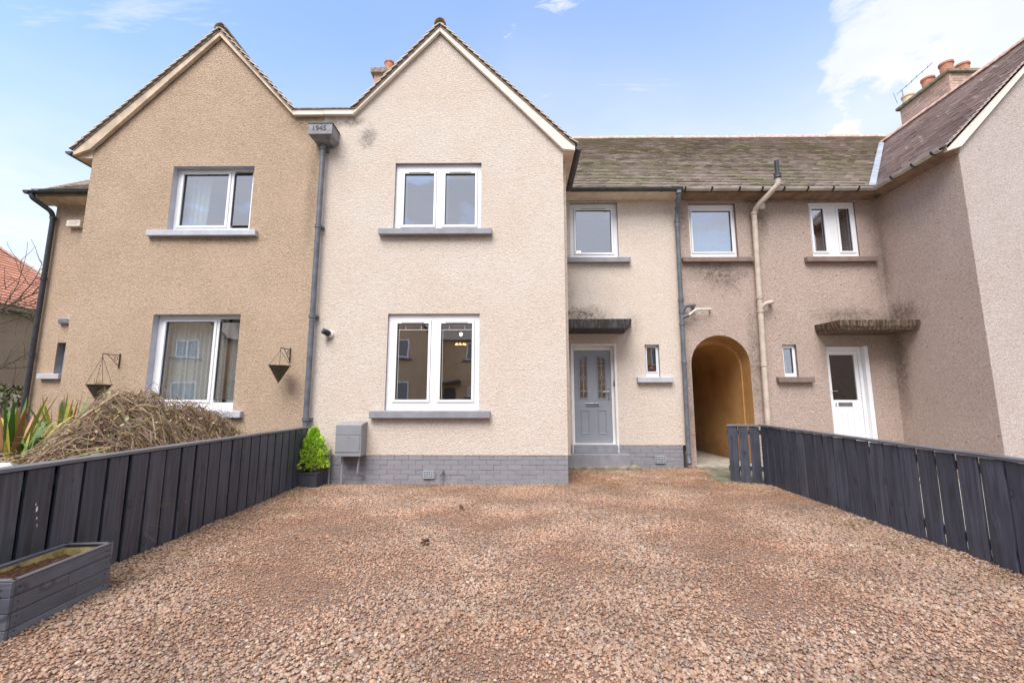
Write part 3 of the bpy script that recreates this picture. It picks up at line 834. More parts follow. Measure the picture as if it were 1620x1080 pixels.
# windows
window(H1, *op_u, Y1, [(-1.90, -1.40, True), (-1.205, -.70, True)], 4.182, 5.10, .06, (-2.27, -.40, 3.965, 4.066))
window(H1, *op_l, Y1, [(-1.93, -1.425, True), (-1.22, -.72, True)], 1.279, 2.50, .05, (-2.285, -.41, .995, 1.105))
window(H1, 1.11, 2.10, 4.162, 5.366, Y2, [(1.24, 1.972, True)], 4.31, 5.235, .07, (.865, 2.315, 4.058, 4.160))
window(H1, 2.545, 2.83, 1.73, 2.383, Y2, [(2.60, 2.78, True)], 1.848, 2.33, .07, (2.36, 3.055, 1.63, 1.731), 'light_grey_paint', vents=0, sash_w=.02)
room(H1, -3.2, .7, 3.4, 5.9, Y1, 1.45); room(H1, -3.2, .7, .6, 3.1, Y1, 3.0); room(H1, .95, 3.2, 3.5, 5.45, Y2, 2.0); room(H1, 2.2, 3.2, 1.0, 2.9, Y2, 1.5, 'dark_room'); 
# decorative lead lines in lower window panes
def lead_lines(w_parent, g0, g1, z0, z1, y):
    m = MB(); t = .005
    def bar(x0, x1, a, b): m.box(x0, x1, y - .004, y - .0005, a, b)
    bar(g0 + .008, g1 - .008, z1 - .10, z1 - .10 + t * 1.6)
    bar(g0 + .008, g1 - .008, z1 - .028, z1 - .028 + t)
    bar(g0 + .022, g0 + .022 + t, z0 + .008, z1 - .10)
    for fx in (.25, .75): bar(g0 + (g1 - g0) * fx, g0 + (g1 - g0) * fx + t * 1.3, z1 - .098, z1 - .03)
    return m.build('lead_strip', 'leaded', w_parent)
lw = [o for o in bpy.data.objects if o.name.startswith('window') and o.parent == H1]
lead_lines(lw[1], -1.93, -1.425, 1.279, 2.50, Y1 + .05 + .0305); lead_lines(lw[1], -1.22, -.72, 1.279, 2.50, Y1 + .05 + .0305)

# barge boards and roof edges
def barge(parent, pts, th, y0, y1, m, name='barge_board'):
    """pts outer line (x,z), board hangs th below vertically"""
    poly = list(pts) + [(x, z - t) for (x, z), t in zip(reversed(pts), reversed(th))]
    return MB().prism(poly, y0, y1).build(name, m, parent, bevel=.004)
barge(H1, [(gA[0], gA[1]), (.787, 5.742), (.99, 5.54)], [.13, .275, .10], Y1 - .07, Y1 - .003, 'cream_paint')
barge(H1, [(-2.79, 6.235), (gA[0] - .0015, gA[1])], [.09, .13], Y1 - .07, Y1 - .003, 'cream_paint')
MB().box(-3.31, -2.792, Y1 - .07, Y1 - .003, 6.13, 6.225).build('parapet_coping', 'cream_paint', H1, bevel=.004)
MB().box(-3.31, -2.78, Y1 - .09, Y1 + 2.5, 6.2255, 6.242).build('valley_flashing', 'ridge_dark', H1)
# soffit return on the right of the gable (boxed eaves)
MB().prism([(.795, 5.43), (.985, 5.44), (.985, 5.53), (.795, 5.60)], Y1 - .002, 8.42).build('eaves_box', 'cream_concrete', H1)
MB().prismx([(Y2 + .02, 5.42), (8.45, 5.455), (8.45, 5.54), (Y2 + .02, 5.75)], .80, 3.31).build('eaves_box', 'cream_concrete', H1)
s45 = math.sqrt(.5)
def sl_tiles(parent, apex, x_e, z_e, y0, y1, m, name, gauge=.135):
    """gable slope from eave point (x_e,z_e) up to the apex, running in y"""
    u = Vector((0, 1, 0)); v = Vector((apex[0] - x_e, 0, apex[1] - z_e)); L = v.length
    tiles(name, parent, (x_e, y0, z_e), u, v, y1 - y0, L, m, gauge, .165, clip=lambda p: p.z > ZM(p.y) - .12)
    n = Vector((-(apex[1] - z_e), 0, apex[0] - x_e)).normalized()
    if n.z < 0: n = -n
    p = [Vector((x_e, y0 + .03, z_e)), Vector((apex[0], y0 + .03, apex[1])), Vector((apex[0], y1, apex[1])), Vector((x_e, y1, z_e))]
    q = [a - n * .03 for a in p]; p = [a - n * .002 for a in p]
    MB().add(p + q, [(0, 1, 2, 3), (7, 6, 5, 4), (0, 4, 5, 1), (1, 5, 6, 2), (2, 6, 7, 3), (3, 7, 4, 0)]).build('roof_deck', 'ridge_dark', parent)
sl_tiles(H1, gA, .99, 5.545, Y1 - .11, 8.6, 'verge_tile', 'roof_tiles')
sl_tiles(H1, gA, -2.79, 6.24, Y1 - .11, 10.6, 'verge_tile', 'roof_tiles')
ridge_tiles(H1, (gA[0], Y1 - .10, gA[1] + .015), (gA[0], 10.6, gA[1] + .015), 'ridge_dark', r=.105)
# main roof of the cream house
tiles('roof_tiles', H1, (.80, 8.42, 5.52), (1, 0, 0), (0, 1, 1), 2.51, (RY - 8.42) / s45, 'mossy_tile', .105)
slab_quad('roof_deck', H1, [(-3.31, 8.45, 5.53), (3.31, 8.45, 5.53), (3.31, RY, 8.45), (-3.31, RY, 8.45)], .06, 'ridge_dark')
slab_quad('roof_deck', H1, [(-3.31, RY, 8.45), (3.31, RY, 8.45), (3.31, 14.9, 5.0), (-3.31, 14.9, 5.0)], .06, 'ridge_dark')
ridge_tiles(H1, (-3.31, RY, 8.44), (3.31, RY, 8.44), 'ridge_pink', r=.11)
# gutters
gutter(H1, (1.055, Y1 - .07, 5.50), (1.055, 8.34, 5.485), 'gutter_charcoal')
gutter(H1, (1.0, 8.38, 5.50), (3.33, 8.38, 5.482), 'gutter_charcoal', brk=[.12, .95, 1.9, 2.28], brk_m='gutter_charcoal')
# grey cast downpipe right
P = bend([(3.25, 8.38, 5.44), (3.25, 8.39, 5.33), (3.29, 8.62, 5.08), (3.29, 8.66, 4.98), (3.262, 8.66, .24), (3.25, 8.60, .10)], r=.09)
dp = MB().tube(P, .043, 16).build('downpipe', 'slate_grey_pipe', H1, smooth=True)
for z in (5.17, 4.92, 3.26, 3.02, 2.78, 2.02, .29): collar(dp, (3.262 + (z - .24) / 4.74 * .028, 8.66 if z < 5 else 8.60, z), .045, 'slate_grey_pipe')
collar(dp, (3.25, 8.382, 5.41), .05, 'slate_grey_pipe', .07)
MB().tube(bend([(3.29, 8.65, 3.03), (3.36, 8.62, 3.14), (3.52, 8.60, 3.15), (3.53, 8.74, 3.15)], r=.03), .036, 14).build('pipe_branch', 'slate_grey_pipe', dp, smooth=True)
MB().tube([(3.28, 8.65, 2.90), (3.40, 8.60, 2.955)], .034, 14).build('pipe_branch', 'slate_grey_pipe', dp, smooth=True)
MB().tube(bend([(3.39, 8.59, 2.95), (3.56, 8.6, 3.07), (3.86, 8.64, 3.075), (3.87, 8.74, 3.075)], r=.03), .019, 12).build('overflow_pipe', 'ochre_cable', dp, smooth=True)
# party downpipe with the dated hopper (left edge of the cream gable)
P = [(-3.26, 6.90, 5.56), (-3.262, 6.91, .02)]
dp = MB().tube(P, .043, 16).build('downpipe', 'slate_grey_pipe', H1, smooth=True)
for z in (5.47, 4.10, 2.60, .98): collar(dp, (-3.261, 6.905, z), .045, 'slate_grey_pipe', .055); MB().box(-3.33, -3.19, 6.93, 7.0, z - .02, z + .02).build('pipe_bracket', 'slate_grey_pipe', dp, bevel=.003)
hp = MB()
hp.prismx([(6.70, 5.60), (6.70, 5.80), (6.995, 5.80), (6.995, 5.55), (6.80, 5.50)], -3.43, -3.04)
hp2 = MB().add([(-3.43, 6.70, 5.615), (-3.04, 6.70, 5.615), (-3.04, 6.995, 5.615), (-3.43, 6.995, 5.615), (-3.36, 6.80, 5.545), (-3.11, 6.80, 5.545), (-3.11, 6.995, 5.545), (-3.36, 6.995, 5.545),
                (-3.43, 6.70, 5.80), (-3.04, 6.70, 5.80), (-3.04, 6.995, 5.80), (-3.43, 6.995, 5.80)],
               [(0, 1, 5, 4), (1, 2, 6, 5), (2, 3, 7, 6), (3, 0, 4, 7), (4, 5, 6, 7), (0, 8, 9, 1), (1, 9, 10, 2), (2, 10, 11, 3), (3, 11, 8, 0), (8, 11, 10, 9)])
hb = hp2.build('rainwater_hopper', 'hopper_lead', H1, bevel=.004)
MB().box(-3.44, -3.03, 6.69, 6.995, 5.801, 5.818).build('hopper_rim', 'gutter_charcoal', hb)
text_mesh('1945', .125, .004, 'date_numerals', 'hopper_digit', hb, (-3.255, 6.696, 5.715))
MB().box(-3.30, -3.115, 6.985, 6.998, 5.82, 5.905).build('outlet_hole', 'dark_hole', H1)

# steps, door
MB().box(.865, 2.11, 8.46, 8.735, .05, .285).build('door_step', 'grey_paint', H1, bevel=.01)
MB().box(1.102, 1.948, 8.70, 9.0, .286, .432).build('threshold', 'grey_paint', H1, bevel=.006)
def door_frame():
    m = MB(); y = 8.88
    m.box(1.10, 1.148, y, y + .08, .433, 2.378); m.box(1.888, 1.949, y, y + .08, .433, 2.378); m.box(1.149, 1.887, y, y + .08, 2.29, 2.378)
    m.box(1.10, 1.949, y - .03, y + .08, .4325, .455)
    f = m.build('door_frame', 'white_gloss', H1, bevel=.004)
    t = MB()   # white reveal lining with its proud edge
    t.box(1.935, 1.949, 8.742, 8.878, .29, 2.379); t.box(1.101, 1.108, 8.742, 8.878, .29, 2.37); t.box(1.109, 1.934, 8.742, 8.878, 2.366, 2.379)
    t.box(1.95, 1.972, 8.735, 8.7495, .285, 2.40); t.box(1.075, 1.0995, 8.735, 8.7495, .285, 2.40); t.box(1.0755, 1.9715, 8.7345, 8.7497, 2.3805, 2.402)
    t.build('reveal_trim', 'white_gloss', H1)
    MB().box(1.152, 1.884, y + .02, y + .064, .462, 2.286).build('door', 'door_slate', H1, bevel=.003)
door_frame()
D1 = [o for o in bpy.data.objects if o.name == 'door'][0]
def ring(pts, off):
    """offset closed loop inward (x,z) by off (approx, convex)"""
    c = Vector((sum(p[0] for p in pts) / len(pts), sum(p[1] for p in pts) / len(pts))); out = []
    n = len(pts)
    for i in range(n):
        a, b, d = Vector(pts[i - 1]), Vector(pts[i]), Vector(pts[(i + 1) % n])
        e1 = (b - a).normalized(); e2 = (d - b).normalized(); n1 = Vector((-e1.y, e1.x)); n2 = Vector((-e2.y, e2.x))
        if n1.dot(c - b) < 0: n1 = -n1
        if n2.dot(c - b) < 0: n2 = -n2
        q = (n1 + n2); q = q / max(.3, q.length_squared) * 2
        out.append((b.x + q.x * off, b.y + q.y * off))
    return out
def moulding(pts, w, y, depth, m, name, parent):
    inn = ring(pts, w); mid = ring(pts, w / 2); n = len(pts); mb = MB()
    vs = [(p[0], y, p[1]) for p in pts] + [(p[0], y - depth, p[1]) for p in mid] + [(p[0], y, p[1]) for p in inn]
    fs = [(i, (i + 1) % n, n + (i + 1) % n, n + i) for i in range(n)] + [(n + i, n + (i + 1) % n, 2 * n + (i + 1) % n, 2 * n + i) for i in range(n)]
    return mb.add(vs, fs).build(name, m, parent)
yd = 8.90
for (a, b, s) in ((1.235, 1.435, 1), (1.60, 1.80, -1)):
    top = [(a, 1.30), (b, 1.30), (b, 2.14 if s > 0 else 2.075), ((a + b) / 2 + .0, 2.185 if s > 0 else 2.185), (a, 2.075 if s > 0 else 2.14)]
    top = [(a, 1.30), (b, 1.30), (b, 2.175 if s > 0 else 2.13), (a, 2.13 if s > 0 else 2.175)]
    mid = (a + b) / 2
    top = [(a, 1.30), (b, 1.30), (b, 2.165 if s > 0 else 2.12), (mid - .04 * s * -1, 2.19), (a, 2.12 if s > 0 else 2.165)]
    moulding(top, .032, yd - .001, .014, 'door_slate', 'panel_moulding', D1)
    inn = ring(top, .030)
    g = MB().prism(inn, yd - .004, yd - .0012).build('leaded_pane', 'obscure_glass', D1)
    # pale decoration behind the clear coat
    MB().prism(ring(top, .031), yd - .0010, yd - .0004).build('pane_backing', 'glass_backing', D1)
    l = MB(); x = mid; t = .004; yl = yd - .006
    def seg(p, q):
        p, q = Vector((p[0], 0, p[1])), Vector((q[0], 0, q[1])); d = (q - p); nrm = Vector((-d.z, 0, d.x)).normalized() * t / 2
        l.add([tuple(v + Vector((0, yl, 0))) for v in (p - nrm, q - nrm, q + nrm, p + nrm)] + [tuple(v + Vector((0, yl + .0015, 0))) for v in (p - nrm, q - nrm, q + nrm, p + nrm)],
              [(0, 1, 2, 3), (4, 5, 6, 7), (0, 4, 5, 1), (1, 5, 6, 2), (2, 6, 7, 3), (3, 7, 4, 0)])
    for cz, r, rz in ((1.98, .022, .025), (1.74, .03, .05), (1.47, .022, .028)):
        for p, q in (((x - r, cz), (x, cz + rz)), ((x, cz + rz), (x + r, cz)), ((x + r, cz), (x, cz - rz)), ((x, cz - rz), (x - r, cz))): seg(p, q)
        seg((inn[0][0], cz), (x - r, cz)); seg((x + r, cz), (inn[1][0], cz))
    for z0, z1 in ((1.335, 1.442), (1.498, 1.69), (1.79, 1.955), (2.005, 2.15)): seg((x, z0), (x, z1))
    l.build('leading', 'leaded', D1)
for (a, b) in ((1.265, 1.445), (1.605, 1.785)): moulding([(a, .62), (b, .62), (b, 1.11), (a, 1.11)], .03, yd - .001, .013, 'door_slate', 'panel_moulding', D1)
MB().box(1.365, 1.64, yd - .012, yd - .0005, 1.165, 1.235).build('letter_plate', 'chrome', D1, bevel=.004)
h = MB().box(1.822, 1.852, yd - .012, yd - .0005, 1.30, 1.52); h.tube([(1.837, yd - .01, 1.46), (1.837, yd - .05, 1.46)], .009, 10); h.tube([(1.837, yd - .05, 1.46), (1.72, yd - .052, 1.455)], [.010, .008], 10)
h.build('door_handle', 'chrome', D1, smooth=True)
MB().box(1.918, 1.9345, 8.79, 8.83, 1.56, 1.66).build('doorbell', 'black_plastic', H1, bevel=.004)
# canopy
MB().add([(.865, 8.10, 2.60), (2.02, 8.10, 2.60), (2.14, 8.75, 2.60), (.865, 8.75, 2.60), (.865, 8.07, 2.775), (2.13, 8.07, 2.775), (2.30, 8.75, 2.785), (.865, 8.75, 2.785)],
         [(0, 3, 2, 1), (4, 5, 6, 7), (0, 1, 5, 4), (1, 2, 6, 5), (2, 3, 7, 6), (3, 0, 4, 7)]).build('door_canopy', 'canopy_slate', H1, bevel=.008)
# chimney behind the left slope
ch = MB().box(-3.92, -3.05, 11.0, 11.8, 8.0, 10.22).build('chimney', 'chimney_render', H1)
MB().box(-4.0, -2.97, 10.92, 11.88, 10.221, 10.37).build('chimney_cap', 'ridge_dark', ch, bevel=.01)
MB().lathe((-3.55, 11.15, 10.37), [(.13, 0), (.125, .1), (.13, .26), (.145, .27), (.145, .31), (.12, .31), (.115, .2)], 20).build('chimney_pot', 'terracotta', ch, smooth=True)

# ============================================================ tan house (left)
H0 = thing('tan_house', 'tan roughcast house with peeling pale grey sills, left of the cream house', 'house', (-5.3, 7, 0))
lA = (-5.245, 7.79)
ou = (-5.85, -4.46, 4.062, 5.227); ol = (-5.90, -4.475, 1.10, 2.655)
wall('gable_wall', [(-7.27, -.1), (-3.311, -.1), (-3.311, 6.13), (-3.836, 6.13), (-5.245, 7.65), (-7.12, 5.66), (-7.27, 5.50)],
     [rect(*ou), rect(*ol)], Y1, .25, ['tan_harling', 'light_grey_paint'], H0)
window(H0, *ou, Y1, [(-5.745, -4.965, True), (-4.87, -4.56, False)], 4.212, 5.146, .12, (-6.13, -4.307, 3.965, 4.062, .08), 'light_grey_paint', vents=0)
window(H0, *ol, Y1, [(-5.77, -4.97, True), (-4.88, -4.555, False)], 1.28, 2.552, .12, (-6.15, -4.30, 1.0, 1.10, .08), 'light_grey_paint', vents=0)
room(H0, -7.1, -3.4, 3.4, 5.9, Y1, 1.45); room(H0, -7.1, -3.4, .6, 3.1, Y1, 3.0)
wall('recessed_wall', [(-9.70, -.1), (-7.15, -.1), (-7.15, 5.45), (-9.70, 5.45)], [rect(-9.265, -9.08, 1.81, 2.44)], Y2, .25, ['tan_harling', 'grey_paint'], H0)
window(H0, -9.265, -9.08, 1.81, 2.44, Y2, [(-9.22, -9.12, False)], 1.87, 2.39, .16, (-9.50, -9.06, 1.705, 1.808, .09), 'light_grey_paint', vents=0)
MB().box(-7.268, -7.16, Y1 + .26, Y2 - .01, -.1, 5.47).build('side_wall', 'tan_harling', H0)
MB().box(-9.70, -9.46, Y2 + .26, 14.5, -.1, 5.45).build('side_wall', 'tan_harling', H0)
barge(H0, [(-3.838, 6.22), (lA[0], lA[1])], [.09, .13], Y1 - .07, Y1 - .003, 'tan_concrete')
barge(H0, [(-7.56, 5.50), (-7.272, 5.787), (lA[0] - .0015, lA[1])], [.10, .275, .13], Y1 - .07, Y1 - .003, 'tan_concrete')
MB().box(-3.836, -3.312, Y1 - .07, Y1 - .003, 6.125, 6.22).build('parapet_coping', 'cream_paint', H0, bevel=.004)
MB().box(-3.85, -3.312, Y1 - .09, Y1 + 2.5, 6.2215, 6.238).build('valley_flashing', 'ridge_dark', H0)
sl_tiles(H0, lA, -7.56, 5.505, Y1 - .11, 8.6, 'verge_tile', 'roof_tiles')
sl_tiles(H0, lA, -3.836, 6.225, Y1 - .11, 10.5, 'verge_tile', 'roof_tiles')
ridge_tiles(H0, (lA[0], Y1 - .10, lA[1] + .015), (lA[0], 10.5, lA[1] + .015), 'ridge_dark', r=.105)
MB().prism([(-7.275, 5.38), (-7.55, 5.39), (-7.55, 5.49), (-7.275, 5.58)], Y1 - .002, 8.42).build('eaves_box', 'tan_concrete', H0)
gutter(H0, (-7.61, Y1 - .09, 5.46), (-7.61, 8.34, 5.45), 'gutter_charcoal')
# left block roof: bell-cast hip
MB().prismx([(Y2 + .02, 5.36), (8.47, 5.42), (8.47, 5.50), (Y2 + .02, 5.7)], -9.95, -7.15).build('eaves_box', 'tan_concrete', H0)
hipz = [(-9.86, 8.42, 5.535), (-8.86, 9.20, 6.14), (-7.0, 11.06, 8.1)]
slab_quad('roof_deck', H0, [hipz[0], (-7.15, 8.42, 5.535), (-7.15, 9.20, 6.14), hipz[1]], .05, 'ridge_dark')
tiles('roof_tiles', H0, (-9.86, 8.40, 5.52), (1, 0, 0), (0, .78, .605), 2.7, .98, 'mossy_tile', .14, clip=lambda p: p.x > -9.86 + (p.y - 8.42) * 1.28)
slab_quad('roof_deck', H0, [(-8.86, 9.2, 6.14), (-3.312, 9.2, 6.14), (-3.312, RY, 8.45), (-6.7, RY, 8.45)], .05, 'ridge_dark')
slab_quad('roof_deck', H0, [(-9.86, 8.42, 5.535), (-8.86, 9.2, 6.14), (-6.7, RY, 8.45), (-9.86, 14.5, 5.5)], .05, 'ridge_dark')
gutter(H0, (-9.99, 8.38, 5.50), (-7.62, 8.38, 5.48), 'dark_pipe', brk=[.2, 1.1, 2.0], brk_m='dark_pipe', caps=(True, False))
gutter(H0, (-9.93, 8.33, 5.49), (-9.93, 12, 5.48), 'dark_pipe', name='gutter')
P = bend([(-9.86, 8.38, 5.44), (-9.84, 8.39, 5.36), (-9.66, 8.62, 5.17), (-9.66, 8.67, 5.05), (-9.66, 8.67, .05)], r=.08)
dp = MB().tube(P, .045, 14).build('downpipe', 'dark_pipe', H0, smooth=True)
for z in (5.05, 3.75, 2.20, 1.0): collar(dp, (-9.66, 8.67, z), .047, 'dark_pipe')
MB().tube([(-9.72, 8.73, 5.1), (-9.72, 8.73, .4)], .012, 8).build('cable', 'light_grey_paint', H0)
v = MB(); v.box(-9.26, -9.03, 8.69, 8.748, 2.82, 2.92); 
for i in range(4): v.obox((-9.145, 8.68, 2.835 + i * .024), (.105, 0, 0), (0, .018, -.008), (0, 0, .003))
v.build('wall_vent', 'light_grey_paint', H0, bevel=.003)

# ============================================================ pink house (right)
H2 = thing('pink_house', 'pinkish grey roughcast house with white door and arched passage, right of the cream house', 'house', (7, 7, 0))
NA = 14; ac = (4.03, 1.99); ar = .58
arch = [(3.45, -.05), (4.61, -.05)] + [(ac[0] + ar * math.cos(math.pi * i / NA), ac[1] + ar * math.sin(math.pi * i / NA)) for i in range(NA + 1)]
wall('recessed_wall', [(3.311, -.1), (3.44, -.1)] + [(ac[0] - ar, .0)] + [(ac[0] + ar * math.cos(math.pi * (1 - i / NA)), ac[1] + ar * math.sin(math.pi * (1 - i / NA))) for i in range(NA + 1)] + [(4.61, 0), (4.62, -.1), (7.52, -.1), (7.52, 5.49), (3.311, 5.49)],
     [rect(3.565, 4.54, 4.165, 5.34), rect(6.05, 7.0, 4.185, 5.36), rect(5.265, 5.54, 1.74, 2.38), rect(6.115, 6.945, .30, 2.36)], Y2, .25, ['pink_harling', 'brown_sill'], H2)
# passage tunnel
t = MB(); prof = [(3.47, .0)] + [(ac[0] + (ar - .02) * math.cos(math.pi * (1 - i / NA)), ac[1] + (ar - .02) * math.sin(math.pi * (1 - i / NA))) for i in range(NA + 1)] + [(4.59, .0)]
outp = [(3.42, .0)] + [(ac[0] + (ar + .03) * math.cos(math.pi * (1 - i / NA)), ac[1] + (ar + .03) * math.sin(math.pi * (1 - i / NA))) for i in range(NA + 1)] + [(4.64, .0)]
def shell(mb, inner, outer, y0, y1):
    n = len(inner); vs = [(p[0], y0, p[1]) for p in inner] + [(p[0], y1, p[1]) for p in inner] + [(p[0], y0, p[1]) for p in outer] + [(p[0], y1, p[1]) for p in outer]
    fs = []
    for i in range(n - 1): fs += [(i, i + 1, n + i + 1, n + i), (2 * n + i, 3 * n + i, 3 * n + i + 1, 2 * n + i + 1), (i, 2 * n + i, 2 * n + i + 1, i + 1), (n + i, n + i + 1, 3 * n + i + 1, 3 * n + i)]
    mb.add(vs, fs)
prof0 = [(3.452, .0)] + [(ac[0] + (ar - .002) * math.cos(math.pi * (1 - i / NA)), ac[1] + (ar - .002) * math.sin(math.pi * (1 - i / NA))) for i in range(NA + 1)] + [(4.608, .0)]
shell(t, prof0, outp, Y2 + .004, Y2 + .34)
prof1 = [(3.47, .0)] + [(ac[0] + (ar - .02) * math.cos(math.pi * (1 - i / NA)), ac[1] - .10 + (ar - .02) * math.sin(math.pi * (1 - i / NA))) for i in range(NA + 1)] + [(4.59, .0)]
shell(t, prof1, outp, Y2 + .341, 14.9)
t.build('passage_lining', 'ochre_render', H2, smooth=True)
MB().box(3.28, 3.448, Y2 + .012, Y2 + .24, -.1, .428).build('plinth', 'buff_mortar', H2)
for i in range(6): brick_course(H2, (3.285, Y2 + .012, 0), (1, 0, 0), (0, -1, 0), .163, -.012 + i * .0735, 'pink_brick', offs=(.5 if i % 2 else 0), proud=.003)
window(H2, 3.565, 4.54, 4.165, 5.34, Y2, [(3.657, 4.462, True)], 4.316, 5.21, .07, (3.37, 4.80, 4.06, 4.155), 'brown_sill', vents=0, sash_w=.03)
window(H2, 6.05, 7.0, 4.185, 5.36, Y2, [(6.125, 6.36, True), (6.665, 6.90, True)], 4.31, 5.226, .03, (5.86, 7.29, 4.055, 4.158), 'brown_sill', vents=0)
window(H2, 5.265, 5.54, 1.74, 2.38, Y2, [(5.32, 5.485, False)], 1.82, 2.31, .06, (5.09, 5.785, 1.63, 1.735), 'brown_sill', vents=0)
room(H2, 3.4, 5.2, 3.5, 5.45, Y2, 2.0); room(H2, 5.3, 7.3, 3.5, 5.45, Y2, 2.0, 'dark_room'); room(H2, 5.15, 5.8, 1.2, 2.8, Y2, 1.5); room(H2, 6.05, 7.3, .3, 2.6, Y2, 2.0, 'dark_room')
# white door
f = MB(); f.box(6.115, 6.20, 8.84, 8.92, .30, 2.358); f.box(6.80, 6.944, 8.84, 8.92, .30, 2.358); f.box(6.201, 6.799, 8.84, 8.92, 2.27, 2.358); f.box(6.86, 6.9435, 8.752, 8.838, .30, 2.355)
f.build('door_frame', 'white_upvc', H2, bevel=.005)
W2 = MB(); W2.box(6.205, 6.796, 8.862, 8.905, .31, 1.295); W2.box(6.205, 6.243, 8.862, 8.905, 1.296, 2.185); W2.box(6.725, 6.796, 8.862, 8.905, 1.296, 2.185); W2.box(6.205, 6.796, 8.862, 8.905, 2.186, 2.266)
W2 = W2.build('door', 'white_upvc', H2, bevel=.003)
MB().box(6.244, 6.724, 8.876, 8.882, 1.2965, 2.1845).build('door_pane', 'obscure_glass', W2)
for i in range(4): MB().box(6.25 + i * .118, 6.25 + i * .118 + .112, 8.852, 8.8615, .36, 1.07).build('door_board', 'white_upvc', W2, bevel=.004)
MB().box(6.33, 6.60, 8.848, 8.861, 1.175, 1.245).build('letter_plate', 'steel', W2, bevel=.005)
text_mesh('5', .085, .003, 'door_number', 'steel', W2, (6.285, 8.857, 1.20))
h = MB().tube([(6.215, 8.85, 1.47), (6.215, 8.81, 1.47), (6.31, 8.81, 1.47)], .008, 8).build('door_handle', 'chrome', W2)
MB().box(6.02, 7.05, 8.45, 8.745, .0, .28).build('door_step', 'brown_concrete', H2, bevel=.01)
# canopy with moss
MB().add([(5.99, 8.13, 2.565), (7.36, 8.13, 2.565), (7.36, 8.75, 2.565), (5.97, 8.75, 2.565), (5.93, 8.07, 2.75), (7.428, 8.07, 2.755), (7.428, 8.75, 2.77), (5.93, 8.75, 2.77),
          (5.955, 8.09, 2.64), (7.42, 8.09, 2.64), (7.42, 8.75, 2.64), (5.94, 8.75, 2.64)],
         [(0, 3, 2, 1), (4, 5, 6, 7), (0, 1, 9, 8), (1, 2, 10, 9), (2, 3, 11, 10), (3, 0, 8, 11), (8, 9, 5, 4), (9, 10, 6, 5), (10, 11, 7, 6), (11, 8, 4, 7)]).build('door_canopy', 'canopy_brown', H2, bevel=.012)
# wing
wing_x = 7.44
wA = (9.70, 8.0)
wall('wing_front_wall', [(wing_x + .002, -.1), (12.0, -.1), (12.0, 5.42), (wA[0], 7.85), (wing_x + .002, 5.44)], [rect(9.2, 10.6, 1.1, 2.65), rect(9.2, 10.6, 4.06, 5.26)], Y1, .25, ['pale_pink_harling', 'brown_sill'], H2)
window(H2, 9.2, 10.6, 1.1, 2.65, Y1, [(9.3, 9.85, True), (9.95, 10.5, True)], 1.25, 2.52, .06, (9.0, 10.8, 1.0, 1.1), 'brown_sill', vents=0)
window(H2, 9.2, 10.6, 4.06, 5.26, Y1, [(9.3, 9.85, True), (9.95, 10.5, True)], 4.2, 5.12, .06, (9.0, 10.8, 3.96, 4.06), 'brown_sill', vents=0)
room(H2, 8, 11.5, .6, 3.1, Y1); room(H2, 8, 11.5, 3.4, 5.9, Y1, 1.3)
MB().box(wing_x - .002, wing_x + .25, Y1 + .004, Y2 + .2, -.1, 5.43).build('wing_side_wall', 'pink_harling', H2)
MB().box(11.9, 12.0, Y1 + .26, 14.5, -.1, 5.3).build('wing_side_wall', 'pale_pink_harling', H2)
barge(H2, [(7.19, 5.50), (7.442, 5.755), (wA[0], wA[1] + .04)], [.11, .28, .14], Y1 - .07, Y1 - .003, 'cream_paint')
barge(H2, [(wA[0] + .0015, wA[1] + .04), (12.2, 5.46)], [.18, .12], Y1 - .07, Y1 - .003, 'cream_paint')
MB().prism([(7.46, 5.38), (7.22, 5.44), (7.22, 5.50), (7.46, 5.64)], Y1 - .002, 8.5).build('eaves_box', 'brown_concrete', H2)
MB().prismx([(Y2 + .02, 5.40), (8.50, 5.455), (8.50, 5.54), (Y2 + .02, 5.75)], 3.311, 7.3).build('eaves_box', 'brown_concrete', H2)
def wing_slope(side):
    xe = 7.17 if side < 0 else 12.23; v = Vector((wA[0] - xe, 0, wA[1] - 5.47)); L = v.length
    tiles('roof_tiles', H2, (xe, Y1 - .11, 5.47), (0, 1, 0), v, 4.7, L, 'bare_tile', .105, .165, clip=(lambda p: p.y < 8.40 + (p.z - 5.50) + .06) )
    slab_quad('roof_deck', H2, [(xe, Y1 - .07, 5.46), (wA[0], Y1 - .07, wA[1] - .01), (wA[0], 10.9, wA[1] - .01), (xe, 8.3, 5.46)], .05, 'ridge_dark')
wing_slope(-1); wing_slope(1)
ridge_tiles(H2, (wA[0], Y1 - .1, wA[1] + .03), (wA[0], 11.0, wA[1] + .03), 'ridge_pink', r=.10, L=.42)
tiles('roof_tiles', H2, (3.312, 8.42, 5.52), (1, 0, 0), (0, 1, 1), 8.7, (RY - 8.42) / s45, 'mossy_tile', .105, clip=lambda p: p.x < 7.2 + (p.y - 8.42) * .98 or p.z > 8.02 and p.x < 12)
slab_quad('roof_deck', H2, [(3.311, 8.45, 5.53), (7.3, 8.45, 5.53), (7.3 + 2.7, RY, 8.45), (3.311, RY, 8.45)], .06, 'ridge_dark')
slab_quad('roof_deck', H2, [(10.0, RY, 8.45), (9.5, 10.7, 7.78), (12.2, 10.7, 7.78), (12.2, RY, 8.45)], .06, 'ridge_dark')
slab_quad('roof_deck', H2, [(3.311, RY, 8.45), (12.2, RY, 8.45), (12.2, 14.9, 5.0), (3.311, 14.9, 5.0)], .06, 'ridge_dark')
ridge_tiles(H2, (3.311, RY, 8.44), (12.2, RY, 8.44), 'ridge_pink', r=.11)
